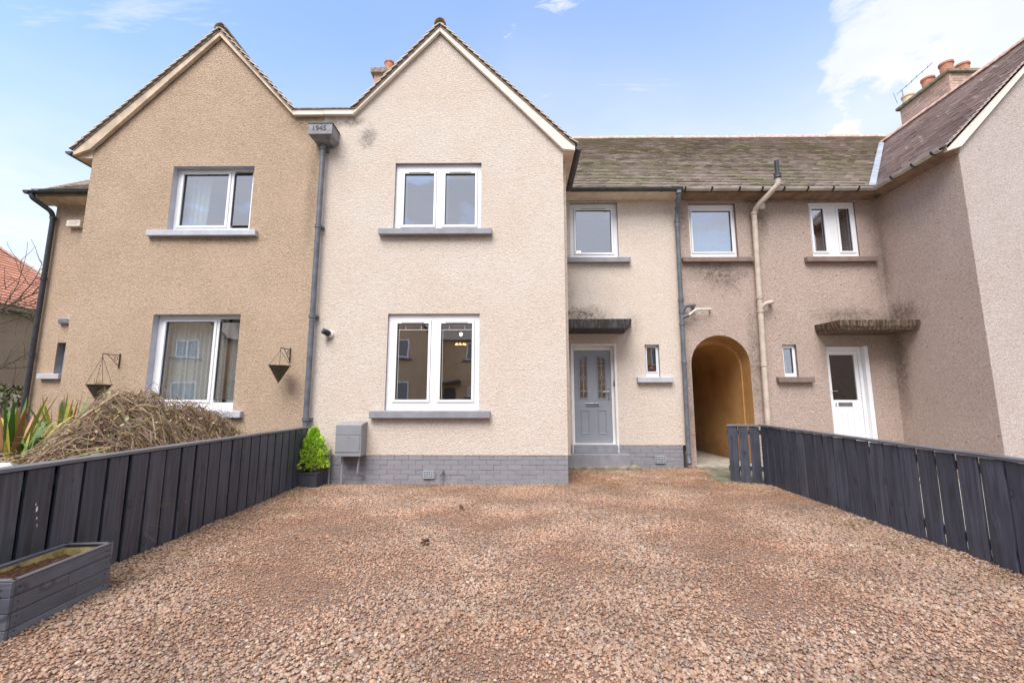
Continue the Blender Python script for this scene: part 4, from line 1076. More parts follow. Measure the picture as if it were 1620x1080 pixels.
# lead valley
a, b = Vector((7.16, 8.40, 5.53)), Vector((9.62, 10.86, 7.98)); n1 = Vector((.11, -.02, .0)); 
MB().add([tuple(a + Vector((-.10, 0, .035))), tuple(a + Vector((.02, -.02, .03))), tuple(b + Vector((.02, -.02, .03))), tuple(b + Vector((-.10, 0, .035))),
          tuple(a + Vector((-.10, 0, .005))), tuple(a + Vector((.02, -.02, .0))), tuple(b + Vector((.02, -.02, .0))), tuple(b + Vector((-.10, 0, .005)))],
         [(0, 1, 2, 3), (4, 5, 6, 7), (0, 4, 5, 1), (1, 5, 6, 2), (2, 6, 7, 3), (3, 7, 4, 0)]).build('valley_flashing', 'lead', H2)
gutter(H2, (3.332, 8.38, 5.495), (7.13, 8.38, 5.482), 'pale_gutter', brk=[.02, .55, 1.10, 1.55, 1.98, 2.45, 2.95, 3.45])
gutter(H2, (7.13, Y1 - .02, 5.47), (7.13, 8.36, 5.475), 'pale_gutter', brk=[.10, .48, .92], caps=(False, False))
# cream soil pipe with vent
P = bend([(5.17, 8.26, 5.62), (5.17, 8.27, 5.50), (4.90, 8.55, 5.20), (4.87, 8.66, 5.10), (4.80, 8.66, .3)], r=.10)
sp = MB().tube(P, .052, 16).build('soil_pipe', 'cream_pipe', H2, smooth=True)
for z in (5.08, 3.31, 3.04, 1.97): collar(sp, (4.80 + (z - .3) / 4.8 * .07, 8.66, z), .054, 'cream_pipe', .06)
MB().tube([(5.17, 8.26, 5.70), (5.17, 8.26, 6.0)], .040, 14).build('vent_pipe', 'dark_pipe', sp, smooth=True)
collar(sp, (5.17, 8.26, 5.68), .058, 'gutter_charcoal', .10)
MB().tube(bend([(4.84, 8.65, 3.08), (4.92, 8.60, 3.18), (5.06, 8.60, 3.21), (5.08, 8.74, 3.21)], r=.04), .040, 14).build('pipe_branch', 'cream_pipe', sp, smooth=True)
MB().box(5.02, 5.13, 8.69, 8.748, 5.20, 5.31).build('junction_box', 'alarm_cream', H2, bevel=.006)
# chimney with bricks
cx0, cx1, cy0, cy1, ctop = 11.22, 12.06, 10.50, 11.98, 9.72
ch = thing('brick_chimney', 'pink brick chimney stack with four clay pots above the right hand roof', 'chimney', (11.6, 11.3, 7.5)); 
MB().box(cx0 + .012, cx1 - .012, cy0 + .012, cy1 - .012, 7.3, ctop).build('chimney_core', 'buff_mortar', ch)
MB().box(cx0 - .004, cx1 + .004, cy0 - .004, cy1 + .004, 7.3, ctop - .62).build('chimney_render', 'chimney_render', ch)
for i in range(8):
    z = ctop - .60 + i * .075
    brick_course(ch, (cx0, cy0 + .012, 0), (1, 0, 0), (0, -1, 0), cx1 - cx0, z, 'pink_brick', offs=(.5 if i % 2 else 0), proud=.003)
    brick_course(ch, (cx0 + .012, cy0, 0), (0, 1, 0), (-1, 0, 0), cy1 - cy0, z, 'pink_brick', offs=(.5 if i % 2 == 0 else 0), proud=.003)
MB().box(cx0 - .07, cx1 + .07, cy0 - .07, cy1 + .07, ctop, ctop + .085).build('chimney_cap', 'mossy_concrete', ch, bevel=.015)
for (px, py, hh, m) in ((cx0 + .20, cy0 + .22, .36, 'terracotta'), (cx0 + .65, cy0 + .25, .34, 'terracotta'), (cx0 + .20, cy0 + .75, .34, 'terracotta'), (cx0 + .2, cy0 + 1.38, .30, 'buff_terracotta')):
    MB().lathe((px, py, ctop + .085), [(.15, 0), (.135, .1), (.14, hh - .06), (.16, hh - .05), (.16, hh), (.135, hh), (.13, hh - .2)], 22).build('chimney_pot', m, ch, smooth=True)
ae = thing('tv_aerial', 'thin grey television aerial fixed behind the chimney beside the pale pot', 'aerial', (11.3, 11.9, 9.7))
MB().tube([(11.32, 11.93, 9.63), (11.28, 11.88, 10.31)], .012, 8).build('mast', 'steel', ae)
MB().tube([(11.20, 11.98, 10.23), (11.75, 11.38, 10.75)], .009, 8).build('boom', 'steel', ae)
MB().tube([(11.10, 11.98, 10.28), (11.18, 11.98, 9.95)], .008, 8).build('reflector', 'steel', ae)
for i in range(6):
    q = Vector((11.20, 11.98, 10.23)).lerp(Vector((11.75, 11.38, 10.75)), .12 + i * .15); MB().tube([q + Vector((-.05, -.05, 0)), q + Vector((.05, .05, 0))], .005, 6).build('director', 'steel', ae)

# ============================================================ small things on the walls
mb_ = thing('meter_box', 'grey meter cabinet fixed low on the cream wall above the brick plinth', 'meter box', (-2.52, 6.87, .43))
x0, x1, yf = -2.722, -2.33, 6.75
m = MB().add([(x0, yf, .435), (x1, yf, .435), (x1, 6.998, .435), (x0, 6.998, .435), (x0, yf, .905), (x1, yf, .905), (x1, 6.998, .945), (x0, 6.998, .945)],
             [(0, 3, 2, 1), (4, 5, 6, 7), (0, 1, 5, 4), (1, 2, 6, 5), (2, 3, 7, 6), (3, 0, 4, 7)]).build('cabinet', 'meter_box', mb_, bevel=.008)
MB().box(x0 + .006, x1 - .022, yf - .008, yf - .001, .50, .742).build('cabinet_door', 'meter_box', mb_, bevel=.003)
MB().box(x0 + .003, x1 - .003, yf - .005, yf - .001, .752, .898).build('lid', 'meter_box', mb_, bevel=.003)
MB().tube([(-2.52, yf - .004, .715), (-2.52, yf - .011, .715)], .008, 10).build('lock', 'steel', mb_)
for (px, a, py, hook) in ((-2.64, .0, 6.86, 0), (-2.87, .0, 6.95, 0)):
    MB().tube([(px, py, a - .03), (px, py, .43 if px > -2.8 else .52)], .018, 12).build('supply_pipe', 'meter_box', mb_, smooth=True)
MB().tube(bend([(-2.385, 6.85, .44), (-2.40, 6.85, .16), (-2.36, 6.97, .13)], r=.03), .016, 12).build('supply_pipe', 'meter_box', mb_, smooth=True)
MB().tube(bend([(-1.13, 6.985, .19), (-1.13, 6.94, .19), (-1.165, 6.92, .13)], r=.02), .018, 12).build('overflow_pipe', 'slate_grey_pipe', H1, smooth=True)
cm = thing('security_camera', 'white dome security camera with black lens on the cream wall', 'camera', (-3.03, 6.95, 2.33))
MB().tube([(-3.0, 6.998, 2.32), (-3.0, 6.95, 2.32)], [.062, .058], 22).build('mount', 'white_upvc', cm, smooth=True, bevel=.004)
MB().tube([(-3.0, 6.955, 2.322), (-3.03, 6.92, 2.34), (-3.06, 6.87, 2.355), (-3.064, 6.862, 2.357)], [.05, .05, .043, .03], 20).build('camera_body', 'black_plastic', cm, smooth=True)
MB().tube([(-3.066, 6.861, 2.358), (-3.069, 6.856, 2.359)], .015, 14).build('lens', 'chrome', cm)
al = thing('alarm_box', 'cream alarm bell box high on the tan wall beside the downpipe', 'alarm box', (-9.2, 8.7, 4.86))
MB().box(-9.35, -9.06, 8.65, 8.748, 4.86, 5.0).build('box_cover', 'alarm_cream', al, bevel=.012)
MB().box(-9.29, -9.09, 8.6475, 8.6495, 4.945, 4.962).build('printed_line', 'alarm_print', al); MB().box(-9.29, -9.12, 8.6475, 8.6495, 4.905, 4.919).build('printed_line', 'alarm_print', al)


def basket(x, z_arm, yout, label_b, label_k, sgn, zb):
    """iron bracket on the wall and the cone basket that hangs from its tip"""
    br = thing('wall_bracket', label_b, 'bracket', (x, 6.99, z_arm), 'iron hanging basket brackets')
    MB().tube([(x, 6.99, z_arm + .03), (x, 6.99, z_arm - .20)], .009, 8).build('back_plate', 'wrought_iron', br)
    tip = Vector((x + sgn * .02, yout, z_arm - .0))
    MB().tube([(x, 6.99, z_arm), tuple(tip)], .007, 8).build('arm', 'wrought_iron', br)
    MB().tube([Vector((x, 6.99, z_arm - .17)), Vector((x, 6.9, z_arm - .10)), Vector((x, yout + .06, z_arm - .01))], .005, 8).build('brace', 'wrought_iron', br)
    sc = [Vector((x, 6.93 + .028 * math.cos(a * .6), z_arm - .05 + .028 * math.sin(a * .6))) for a in range(12)]
    MB().tube(sc, .004, 6).build('scroll', 'wrought_iron', br)
    MB().tube([tip, tip + Vector((0, 0, -.03)), tip + Vector((0, -.012, -.045))], .005, 6).build('hook', 'wrought_iron', br)
    k = thing('hanging_basket', label_k, 'hanging basket', (tip.x, tip.y, zb), 'cone hanging baskets')
    top = zb + .26; R0 = .15
    hk = tip + Vector((0, 0, -.045))
    for i in range(4):
        a = i * math.pi / 2 + .5; MB().tube([hk, Vector((tip.x + R0 * math.cos(a), tip.y + R0 * math.sin(a), top))], .003, 5).build('chain', 'wrought_iron', k)
    cn = MB(); n = 18; rows = 7
    ringz = []
    for j in range(rows + 1):
        r = R0 * (1 - j / rows) + .004; z = top - .26 * j / rows
        cn.tube([(tip.x + r * math.cos(2 * math.pi * i / n), tip.y + r * math.sin(2 * math.pi * i / n), z) for i in range(n + 1)], .006 if j == 0 else .0035, 5, cap=False)
    cn.build('wicker_rings', 'wrought_iron', k)
    cb = MB(); base = []
    for j in range(rows + 1):
        r = (R0 - .006) * (1 - j / rows) + .002; z = top - .004 - .26 * j / rows
        for i in range(n):
            a = 2 * math.pi * i / n; cb.v.append((tip.x + r * math.cos(a) * R.uniform(.97, 1.03), tip.y + r * math.sin(a), z))
    for j in range(rows):
        for i in range(n): cb.f.append((j * n + i, j * n + (i + 1) % n, (j + 1) * n + (i + 1) % n, (j + 1) * n + i)); cb.m.append(0)
    cb.f.append(tuple(range(n))); cb.m.append(0)
    cb.build('woven_cone', 'wicker', k)
    return k


basket(-3.62, 2.07, 6.74, 'small iron bracket on the tan wall nearest the grey downpipe', 'cone shaped wicker hanging basket nearest the grey downpipe, empty', -1, 1.53)
kb = basket(-6.36, 1.98, 6.72, 'rusty iron bracket on the tan wall above the pile of cuttings', 'cone shaped wicker hanging basket above the pile of cuttings, with weeds', -1, 1.24)
wd = MB()
for i in range(26):
    a = R.uniform(0, 6.28); p = Vector((-6.38 + .05 * math.cos(a), 6.72 + .05 * math.sin(a), 1.5)); q = p + Vector((R.uniform(-.05, .05), R.uniform(-.05, .05), R.uniform(.04, .11)))
    wd.add([tuple(p), tuple(p + Vector((.012, 0, 0))), tuple(q)], [(0, 1, 2)])
wd.build('weeds', 'pile_leaf', kb, kind='stuff')

# ============================================================ interiors: curtains, blinds, lamps
def curtain(name, label, x0, x1, z0, z1, y, m, folds=7, amp=.03, cat='curtain', taper=0):
    mb = MB(); n = folds * 8
    for i in range(n + 1):
        t = i / n; x = x0 + (x1 - x0) * t; dy = amp * math.sin(t * folds * 6.283 + math.sin(t * 9)) + amp * .4 * math.sin(t * folds * 14)
        mb.v += [(x, y + dy, z1), (x - taper * t, y + dy * 1.3, z0), (x, y + dy + .003, z1), (x - taper * t, y + dy * 1.3 + .003, z0)]
    for i in range(n):
        a = i * 4; b = a + 4
        for f in ((a, b, b + 1, a + 1), (a + 2, a + 3, b + 3, b + 2)): mb.f.append(f); mb.m.append(0)
    o = mb.build(name, m, None, smooth=True)
    return tag(o, label, cat)


curtain('curtain', 'white gathered curtain behind the left pane of the upper tan house window', -5.82, -5.42, 4.0, 5.25, 7.36, 'curtain_white', 4, .025, taper=.05)
curtain('curtain', 'wide lace net curtain behind the lower tan house window', -5.92, -4.86, .9, 2.70, 7.31, 'lace', 12, .018)
curtain('curtain', 'narrow lace curtain edge behind the right pane of the lower tan house window', -4.85, -4.64, .9, 2.70, 7.38, 'lace', 2, .018)
curtain('curtain', 'pale curtain filling the narrow ground floor window beside the white door', 5.25, 5.50, 1.5, 2.45, 9.06, 'curtain_white', 4, .012)


def roller(x0, x1, z0, z1, y, label):
    t = thing('window_blind', label, 'blind', ((x0 + x1) / 2, y, z0))
    MB().box(x0, x1, y, y + .04, z1 - .035, z1).build('headrail', 'blind_white', t, bevel=.003)
    MB().tube([(x0 + .012, y + .005, z1 - .03), (x0 + .012, y + .005, z0)], .003, 6).build('cord', 'blind_white', t)
    MB().tube([(x0 + .028, y + .005, z1 - .03), (x0 + .028, y + .005, z0 + .1)], .0025, 6).build('cord', 'blind_white', t)
roller(-1.90, -1.40, 4.19, 5.10, 7.15, 'raised white blind in the left pane of the upper cream gable window')
roller(-1.20, -.70, 4.19, 5.10, 7.15, 'raised white blind in the right pane of the upper cream gable window')


def venetian(x0, x1, z0, z1, y, m, label, pitch=.03, tilt=.9, w=.022):
    t = thing('venetian_blind', label, 'blind', ((x0 + x1) / 2, y, z0)); z = z0 + .02; mb = MB()
    while z < z1:
        mb.obox(((x0 + x1) / 2, y, z), ((x1 - x0) / 2, 0, 0), (0, w * math.cos(tilt) / 2, w * math.sin(tilt) / 2), (0, -.0007, .0007)); z += pitch
    o = mb.build('slats', m, t); o['kind'] = 'stuff'
    MB().box(x0, x1, y - .02, y + .02, z1, z1 + .03).build('headrail', m, t)
    for fx in (.22, .78): MB().tube([(x0 + (x1 - x0) * fx, y - .014, z0), (x0 + (x1 - x0) * fx, y - .014, z1)], .0025, 5).build('ladder_cord', 'blind_white', t)
venetian(3.62, 4.50, 4.28, 5.25, 8.92, 'blind_blue', 'closed pale blue venetian blind in the window left of the cream soil pipe', .026, 1.15, .028)
venetian(6.62, 6.95, 4.28, 5.25, 8.92, 'blind_grey', 'grey venetian blind in the narrow right pane above the white door', .045, .6, .03)
# chandelier and pendants
t = thing('chandelier', 'small lit chandelier seen through the lower cream gable window', 'lamp', (-.98, 7.9, 2.15))
MB().lathe((-1.02, 8.0, 2.46), [(.01, -.02), (.03, 0), (.032, .03), (.01, .05)], 14).build('ceiling_bulb', 'lamp_bulb', t, smooth=True)
MB().tube([(-1.02, 8.0, 2.24), (-1.02, 8.0, 3.08)], .004, 6).build('stem', 'steel', t)
for i in range(8):
    a = i * math.pi / 4; MB().lathe((-1.02 + .085 * math.cos(a), 8.0 + .085 * math.sin(a), 2.26), [(.006, 0), (.016, .02), (.01, .05)], 8).build('candle_bulb', 'lamp_glow', t, smooth=True)
MB().lathe((-1.02, 8.0, 2.25), [(.02, 0), (.10, .008), (.10, .016), (.02, .02)], 18).build('bulb_ring', 'steel', t, smooth=True)
t = thing('pendant_lamp', 'lit fabric drum shade seen in the right pane of the upper cream gable window', 'lamp', (-.95, 7.9, 4.6))
MB().lathe((-.98, 7.75, 4.29), [(.11, 0), (.10, .20), (.095, .2), (.105, 0)], 22).build('lamp_shade', 'curtain_white', t, smooth=True)
MB().lathe((-.98, 7.75, 4.245), [(.02, 0), (.07, .008), (.095, .04), (.02, .045)], 18).build('diffuser', 'lamp_bulb', t, smooth=True)
MB().tube([(-.98, 7.75, 4.49), (-.98, 7.75, 5.88)], .003, 6).build('cord', 'steel', t)
t = thing('ceiling_lamp', 'small lit lamp low in the left corner of the window above the front door', 'lamp', (1.35, 9.3, 4.6))
MB().lathe((1.36, 9.35, 4.49), [(.02, 0), (.05, .01), (.055, .03), (.02, .04)], 16).build('bulb', 'lamp_bulb', t, smooth=True)
MB().tube([(1.36, 9.35, 4.53), (1.36, 9.35, 5.44)], .003, 6).build('cord', 'steel', t)
o = MB().lathe((2.70, 8.86, 1.85), [(.03, 0), (.055, .03), (.06, .06), (.03, .10), (.015, .115)], 12).build('ornament', 'dead_leaf', None, smooth=True); tag(o, 'dark rounded ornament standing inside the narrow window by the front door', 'ornament')

# ============================================================ fences
def fence(name, label, p0, p1, z0, z1, pitch, bw, face, extra=None, first=0.0, back=False):
    """boards along p0->p1; top height runs z0..z1; face = side normal the boards show"""
    p0, p1 = Vector((*p0, 0)), Vector((*p1, 0)); d = (p1 - p0); L = d.length; t = d.normalized(); n = Vector((t.y, -t.x, 0)) * face
    f = thing(name, label, 'fence', ((p0 + p1) / 2)[:2] + (0,))
    ang = math.atan2(t.y, t.x); nails = MB(); s = first
    H = lambda q: z0 + (z1 - z0) * q / L
    while s < L - .05:
        w = min(bw + R.uniform(-.006, .004), L - s); c = p0 + t * (s + w / 2); top = H(s + w / 2) - .03
        me = bpy.data.meshes.new('board'); mb = MB(); hw = w / 2; th = .010
        # slightly cupped board
        prof = [(-hw, -th), (-hw * .5, -th - .0015), (0, -th - .002), (hw * .5, -th - .0015), (hw, -th), (hw, th), (-hw, th)]
        m_ = len(prof); vs = [(a, b, -.06) for a, b in prof] + [(a, b, top + .0) for a, b in prof]
        me.from_pydata(vs, [], [tuple(range(m_))[::-1], tuple(range(m_, 2 * m_))] + [(i, (i + 1) % m_, m_ + (i + 1) % m_, m_ + i) for i in range(m_)])
        me.materials.append(M['fence_charcoal']); me.update()
        o = link('board', me, f, c + n * (.03 + R.uniform(-.002, .002)), (R.uniform(-.004, .004), R.uniform(-.004, .004), ang + R.uniform(-.006, .006) + (math.pi if face < 0 else 0)))
        b = o.modifiers.new('b', 'BEVEL'); b.width = .002; b.segments = 1
        if back:
            g = p0 + t * min(L - .05, s + w + (pitch - bw) / 2)
            me2 = bpy.data.meshes.new('back_board'); b2 = MB().box(-.09, .09, -.009, .009, -.06, top); me2.from_pydata(b2.v, [], b2.f); me2.materials.append(M['fence_charcoal']); me2.update()
            link('back_board', me2, f, g - n * .034, (0, 0, ang))
        for zz in (z0 - .13, z0 - .70):
            for fx in (-.3, .3):
                q = c + t * w * fx + n * .0415 + Vector((0, 0, zz + R.uniform(-.006, .006))); nails.tube([q, q + n * .002], .0035, 6)
        s += pitch
    nails.build('nails', 'steel_dark', f, kind='stuff')
    up = Vector((0, 0, 1)); mid = (p0 + p1) / 2; zt = (z0 + z1) / 2
    dz = Vector((0, 0, (z1 - z0) / 2))
    def rail(zc, hh, hd, off, m, nm):
        MB().obox(mid + n * off + up * (zt + zc), t * (L / 2 + .01) + dz, n * hd, up * hh).build(nm, m, f, bevel=.003)
    rail(-.012, .012, .052, .005, 'fence_cap', 'cap_rail')
    for zc in (-.12, -.68): rail(zc, .035, .018, -.004, 'fence_charcoal', 'rail')
    q = .1
    while q < L:
        c = p0 + t * q - n * .065; h = H(q) - .03
        MB().obox((c.x, c.y, h / 2 - .1), t * .042, n * .042, up * (h / 2 + .1)).build('post', 'fence_charcoal', f, bevel=.004); q += 1.75
    return f


fl = fence('fence', 'low charcoal painted timber fence on the left with brush piled behind it', (XL(1.6), 1.6), (-3.24, 6.96), .825, .868, .195, .172, 1, first=.18, back=True)
MB().add([(-3.0, 2.96, 0), (-3.0, 2.97, 0), (-3.0, 2.98, 0)], [(0, 1, 2)])
fr = fence('fence', 'low charcoal painted timber fence on the right in front of the white door', (XR(1.6), 1.6), (3.85, 7.12), .79, .893, .197, .175, -1)
fr2 = fence('fence', 'short end panel of charcoal timber fence with see-through gaps near the passage', (3.40, 7.31), (3.83, 7.13), .885, .892, .155, .132, 1)
# white splash of paint on the second near board
sp = MB()
for (dx, dy, w, h) in ((0, 0, .012, .035), (.008, -.055, .006, .02), (.015, -.10, .004, .022), (-.01, .03, .005, .02)):
    y = 2.835 + dx; X = XL(y) + .0425 + .0; z = .56 + dy
    sp.add([(X, y - w / 2, z - h / 2), (X, y + w / 2, z - h * .3), (X, y + w * .3, z + h / 2), (X, y - w * .4, z + h * .3)], [(0, 1, 2, 3)])
sp.build('paint_splash', 'white_gloss', fl)

# ============================================================ planter
pl = thing('planter_trough', 'long grey timber trough planter against the left fence, soil inside', 'planter', (-2.8, 2.7, 0))
c0, c1 = Vector((-2.645, 2.455, 0)), Vector((-2.715, 3.085, 0)); b1, b0 = Vector((-2.985, 3.06, 0)), Vector((-2.935, 2.43, 0))
def plank(a, b, z0, z1, th, m='planter_grey'):
    d = (b - a); t = d.normalized(); n = Vector((t.y, -t.x, 0)); L = d.length
    me = MB().obox((0, 0, 0), (L / 2, 0, 0), (0, th / 2, 0), (0, 0, (z1 - z0) / 2)); 
    msh = bpy.data.meshes.new('plank'); msh.from_pydata(me.v, [], me.f); msh.materials.append(M[m]); msh.update()
    o = link('plank', msh, pl, (a + b) / 2 + Vector((0, 0, (z0 + z1) / 2)) + n * R.uniform(-.0015, .0015), (0, R.uniform(-.003, .003), math.atan2(t.y, t.x)))
    bv = o.modifiers.new('b', 'BEVEL'); bv.width = .003; bv.segments = 2
HZ = .285; rows = [(-.02, .045), (.048, .125), (.128, .205), (.208, HZ - .004)]
for r, (za, zb) in enumerate(rows):
    if r in (1, 2): s = .62 if r == 1 else .52; m_ = c0.lerp(c1, s); plank(c0, m_, za, zb, .02); plank(m_ + (c1 - c0).normalized() * .002, c1, za, zb, .02)
    else: plank(c0, c1, za, zb, .02)
    plank(b0, b1, za, zb, .02)
    e = (c0 - c1).normalized() * .011
    plank(b0 + e, c0 + e + Vector((.01, 0, 0)), za, zb, .02); plank(b1 - e, c1 - e + Vector((.01, 0, 0)), za, zb, .02)
for a, b in ((c0, c1), (b0, b1), (b0, c0), (b1, c1)):
    d = (b - a).normalized()
    MB().obox((a + b) / 2 + Vector((0, 0, HZ + .003)), d * ((b - a).length / 2 + .012), Vector((d.y, -d.x, 0)) * .014, (0, 0, .0045)).build('rim', 'fence_cap', pl, bevel=.002)
ins = MB(); cc = (c0 + c1 + b0 + b1) / 4
q = [p + (cc - p).normalized() * .03 for p in (c0, c1, b1, b0)]
for i in range(4):
    a, b = q[i], q[(i + 1) % 4]; ins.add([(a.x, a.y, .05), (b.x, b.y, .05), (b.x, b.y, HZ - .012), (a.x, a.y, HZ - .012)], [(0, 1, 2, 3)])
ins.build('lining', 'planter_lining', pl)
so_ = MB(); N = 26; Mm = 12
for j in range(N + 1):
    for i in range(Mm + 1):
        a = q[0].lerp(q[1], j / N); b = q[3].lerp(q[2], j / N); p = a.lerp(b, i / Mm)
        z = .238 + .045 * noise.noise(p * 5) + .035 * noise.noise(p * 22 + Vector((3, 1, 0))) - .05 * max(0, (j / N - .75) * 3)
        so_.v.append((p.x, p.y, z))
for j in range(N):
    for i in range(Mm): so_.f.append((j * (Mm + 1) + i, j * (Mm + 1) + i + 1, (j + 1) * (Mm + 1) + i + 1, (j + 1) * (Mm + 1) + i)); so_.m.append(0)
so_.build('soil', 'soil', pl, smooth=True, kind='stuff')
sc = MB()
for r in range(7):
    z = .03 + r * .036
    for s in (.045, .955):
        p = c0.lerp(c1, s); sc.tube([(p.x + .009, p.y, z), (p.x + .0125, p.y, z)], .004, 6)
    p = b0.lerp(c0, .88); sc.tube([(p.x, p.y - .02, z), (p.x, p.y - .0235, z)], .004, 6)
sc.build('screws', 'wrought_iron', pl, kind='stuff')

# ============================================================ potted conifer
pt = thing('plant_pot', 'square slate grey pot in the corner by the left fence', 'pot', (-3.05, 6.78, 0))
def taper_box(x0, x1, y0, y1, z0, z1, k):
    return MB().add([(x0 + k, y0 + k, z0), (x1 - k, y0 + k, z0), (x1 - k, y1 - k, z0), (x0 + k, y1 - k, z0), (x0, y0, z1), (x1, y0, z1), (x1, y1, z1), (x0, y1, z1)],
                    [(0, 3, 2, 1), (0, 1, 5, 4), (1, 2, 6, 5), (2, 3, 7, 6), (3, 0, 4, 7), (4, 5, 6, 7)])
taper_box(-3.205, -2.91, 6.62, 6.91, -.02, .195, .012).build('pot_body', 'pot_slate', pt, bevel=.008)
r_ = MB()
for (a, b, c, d) in ((-3.212, -2.903, 6.612, 6.632), (-3.212, -2.903, 6.898, 6.918), (-3.212, -3.192, 6.633, 6.897), (-2.923, -2.903, 6.633, 6.897)): r_.box(a, b, c, d, .1955, .215)
r_.build('pot_rim', 'pot_slate', pt, bevel=.003)
cf = thing('conifer_shrub', 'bright lime green dwarf conifer growing in the slate grey pot', 'shrub', (-3.06, 6.77, .2))
MB().tube([(-3.06, 6.77, .19), (-3.06, 6.77, .7)], [.018, .006], 8).build('trunk', 'bark_twig', cf)
cr = MB(); low = MB()
def spray(mb, p, d, s):
    """a flat fan of scale-leaf fronds"""
    d = d.normalized(); side = d.cross(Vector((R.uniform(-1, 1), R.uniform(-1, 1), R.uniform(-.3, .3)))).normalized()
    for k in range(5):
        a = (k - 2) * .42; dd = (d * math.cos(a) + side * math.sin(a)).normalized(); L = s * (1 - abs(a) * .35) * R.uniform(.7, 1.1)
        w = s * .11; n = dd.cross(side.cross(dd)).normalized(); sd_ = dd.cross(d.cross(side)).normalized() * w
        q = p + dd * L
        mb.add([tuple(p - sd_ * .4), tuple(p + sd_ * .4), tuple(p + dd * L * .6 + sd_), tuple(q), tuple(p + dd * L * .6 - sd_)], [(0, 1, 2, 3, 4)])
for i in range(1500):
    h = R.random() ** .85; prof = .24 * (1 - h) ** .6 * (1 + .10 * math.sin(h * 20)) * min(1, (h + .16) / .25) + .006
    a = R.uniform(0, 6.283); lump = 1 + .34 * noise.noise(Vector((math.cos(a) * 2, math.sin(a) * 2, h * 5)))
    rr = prof * lump * (R.uniform(.45, 1.0) ** .6)
    p = Vector((-3.06 + rr * math.cos(a), 6.77 + rr * math.sin(a) * .9, .24 + h * .60))
    d = Vector((math.cos(a) * .6, math.sin(a) * .6, .8 + R.uniform(-.3, .4)))
    spray(cr if h > .06 or R.random() < .35 else low, p, d, R.uniform(.035, .06))
o = cr.build('foliage', 'conifer_leaf', cf, kind='stuff')
low.build('dead_foliage', 'conifer_brown', cf, kind='stuff')

# ============================================================ neighbour's garden: brush pile, strap-leaved plants
def ph(x, y):
    """height of the brush mound"""
    cx, cy = -4.50 + .38 * max(0, 5.35 - y), 5.35
    u = (x - cx) / (.85 if x < cx else 1.02); v = (y - cy) / (1.75 if y > cy else 1.85)
    d = u * u + v * v
    z = 1.16 * max(0, 1 - d) ** .5
    q = Vector((x * 1.5, y * 1.5, 0))
    z *= 1 + .26 * noise.noise(q) + .20 * noise.noise(q * 2.7) + .06 * noise.noise(q * 7)
    d2 = ((x + 4.55) / .75) ** 2 + ((y - 3.95) / .9) ** 2
    return max(z, .66 * max(0, 1 - d2) ** .5)


core = MB(); N = 26
for j in range(N + 1):
    for i in range(N + 1):
        x = -6.1 + 3.0 * i / N; y = 3.35 + 3.5 * j / N
        if x > XL(y) - .18: x = XL(y) - .18
        core.v.append((x, y, max(-.05, ph(x, y) - .14 + .07 * noise.noise(Vector((x * 3, y * 3, 0))))))
for j in range(N):
    for i in range(N): core.f.append((j * (N + 1) + i, j * (N + 1) + i + 1, (j + 1) * (N + 1) + i + 1, (j + 1) * (N + 1) + i)); core.m.append(0)
bp = thing('brush_pile', 'big tangled heap of brown cuttings and dead stems behind the left fence', 'brush pile', (-4.5, 5.3, 0))
core.build('dense_core', 'thatch', bp, kind='stuff')
tw = MB(); lf = MB(); big = MB()
for i in range(6200):
    x = R.uniform(-5.7, -3.3); y = R.uniform(3.5, 6.75)
    z0 = ph(x, y)
    if z0 < .12 or x > XL(y) - .12: continue
    L = R.uniform(.25, .85) * (1.2 if i % 9 == 0 else .75); a = math.radians(R.gauss(205, 26) if R.random() < .62 else R.uniform(0, 360))
    if x > -3.9 and R.random() < .6: a = math.radians(R.uniform(-70, 60))
    dx, dy = math.cos(a), math.sin(a); px, py = x, y; pz = z0 - .10 + R.random() ** 2 * .16 * (1 if R.random() < .9 else 1.3)
    path = []; n = 6; off = pz - z0; lift = R.uniform(.02, .15) if R.random() < .22 else R.uniform(0, .03)
    for k in range(n):
        t = k / (n - 1); hx, hy = px + dx * L * t, py + dy * L * t
        if hx > XL(hy) - .08: hx = XL(hy) - .08
        hz = ph(hx, hy); hz = max(hz, z0 * .55) + off + lift * math.sin(t * 3.1)
        path.append((hx + R.gauss(0, .006), hy + R.gauss(0, .006), hz + R.gauss(0, .008) - .06 * t * t)); a += R.gauss(0, .05); dx, dy = math.cos(a), math.sin(a)
    r = R.choice((.0022, .003, .004, .0055)); tw.tube(path, [r, r, r * .9, r * .75, r * .6, r * .4], 3, cap=False)
    if i % 3 == 0:   # side shoots
        for _ in range(2):
            q = Vector(path[R.randint(1, 4)]); a2 = a + R.choice((-1, 1)) * R.uniform(.4, 1.1); l2 = L * R.uniform(.2, .4)
            tw.tube([q, q + Vector((math.cos(a2) * l2 * .5, math.sin(a2) * l2 * .5, R.uniform(0, .06))), q + Vector((math.cos(a2) * l2, math.sin(a2) * l2, R.uniform(-.04, .09)))], [r * .6, r * .45, r * .25], 3, cap=False)
for i in range(300):   # stray stems along the top edge
    x = R.uniform(-5.6, -3.5); y = R.uniform(4.6, 6.2); z = ph(x, y)
    if z < .5: continue
    a = R.uniform(0, 6.283); L = R.uniform(.15, .42)
    tw.tube([(x, y, z - .05), (x + math.cos(a) * L * .4, y + math.sin(a) * L * .3, z + L * .33), (x + math.cos(a) * L, y + math.sin(a) * L * .6, z + L * R.uniform(.05, .5))], [.003, .0022, .0012], 3, cap=False)
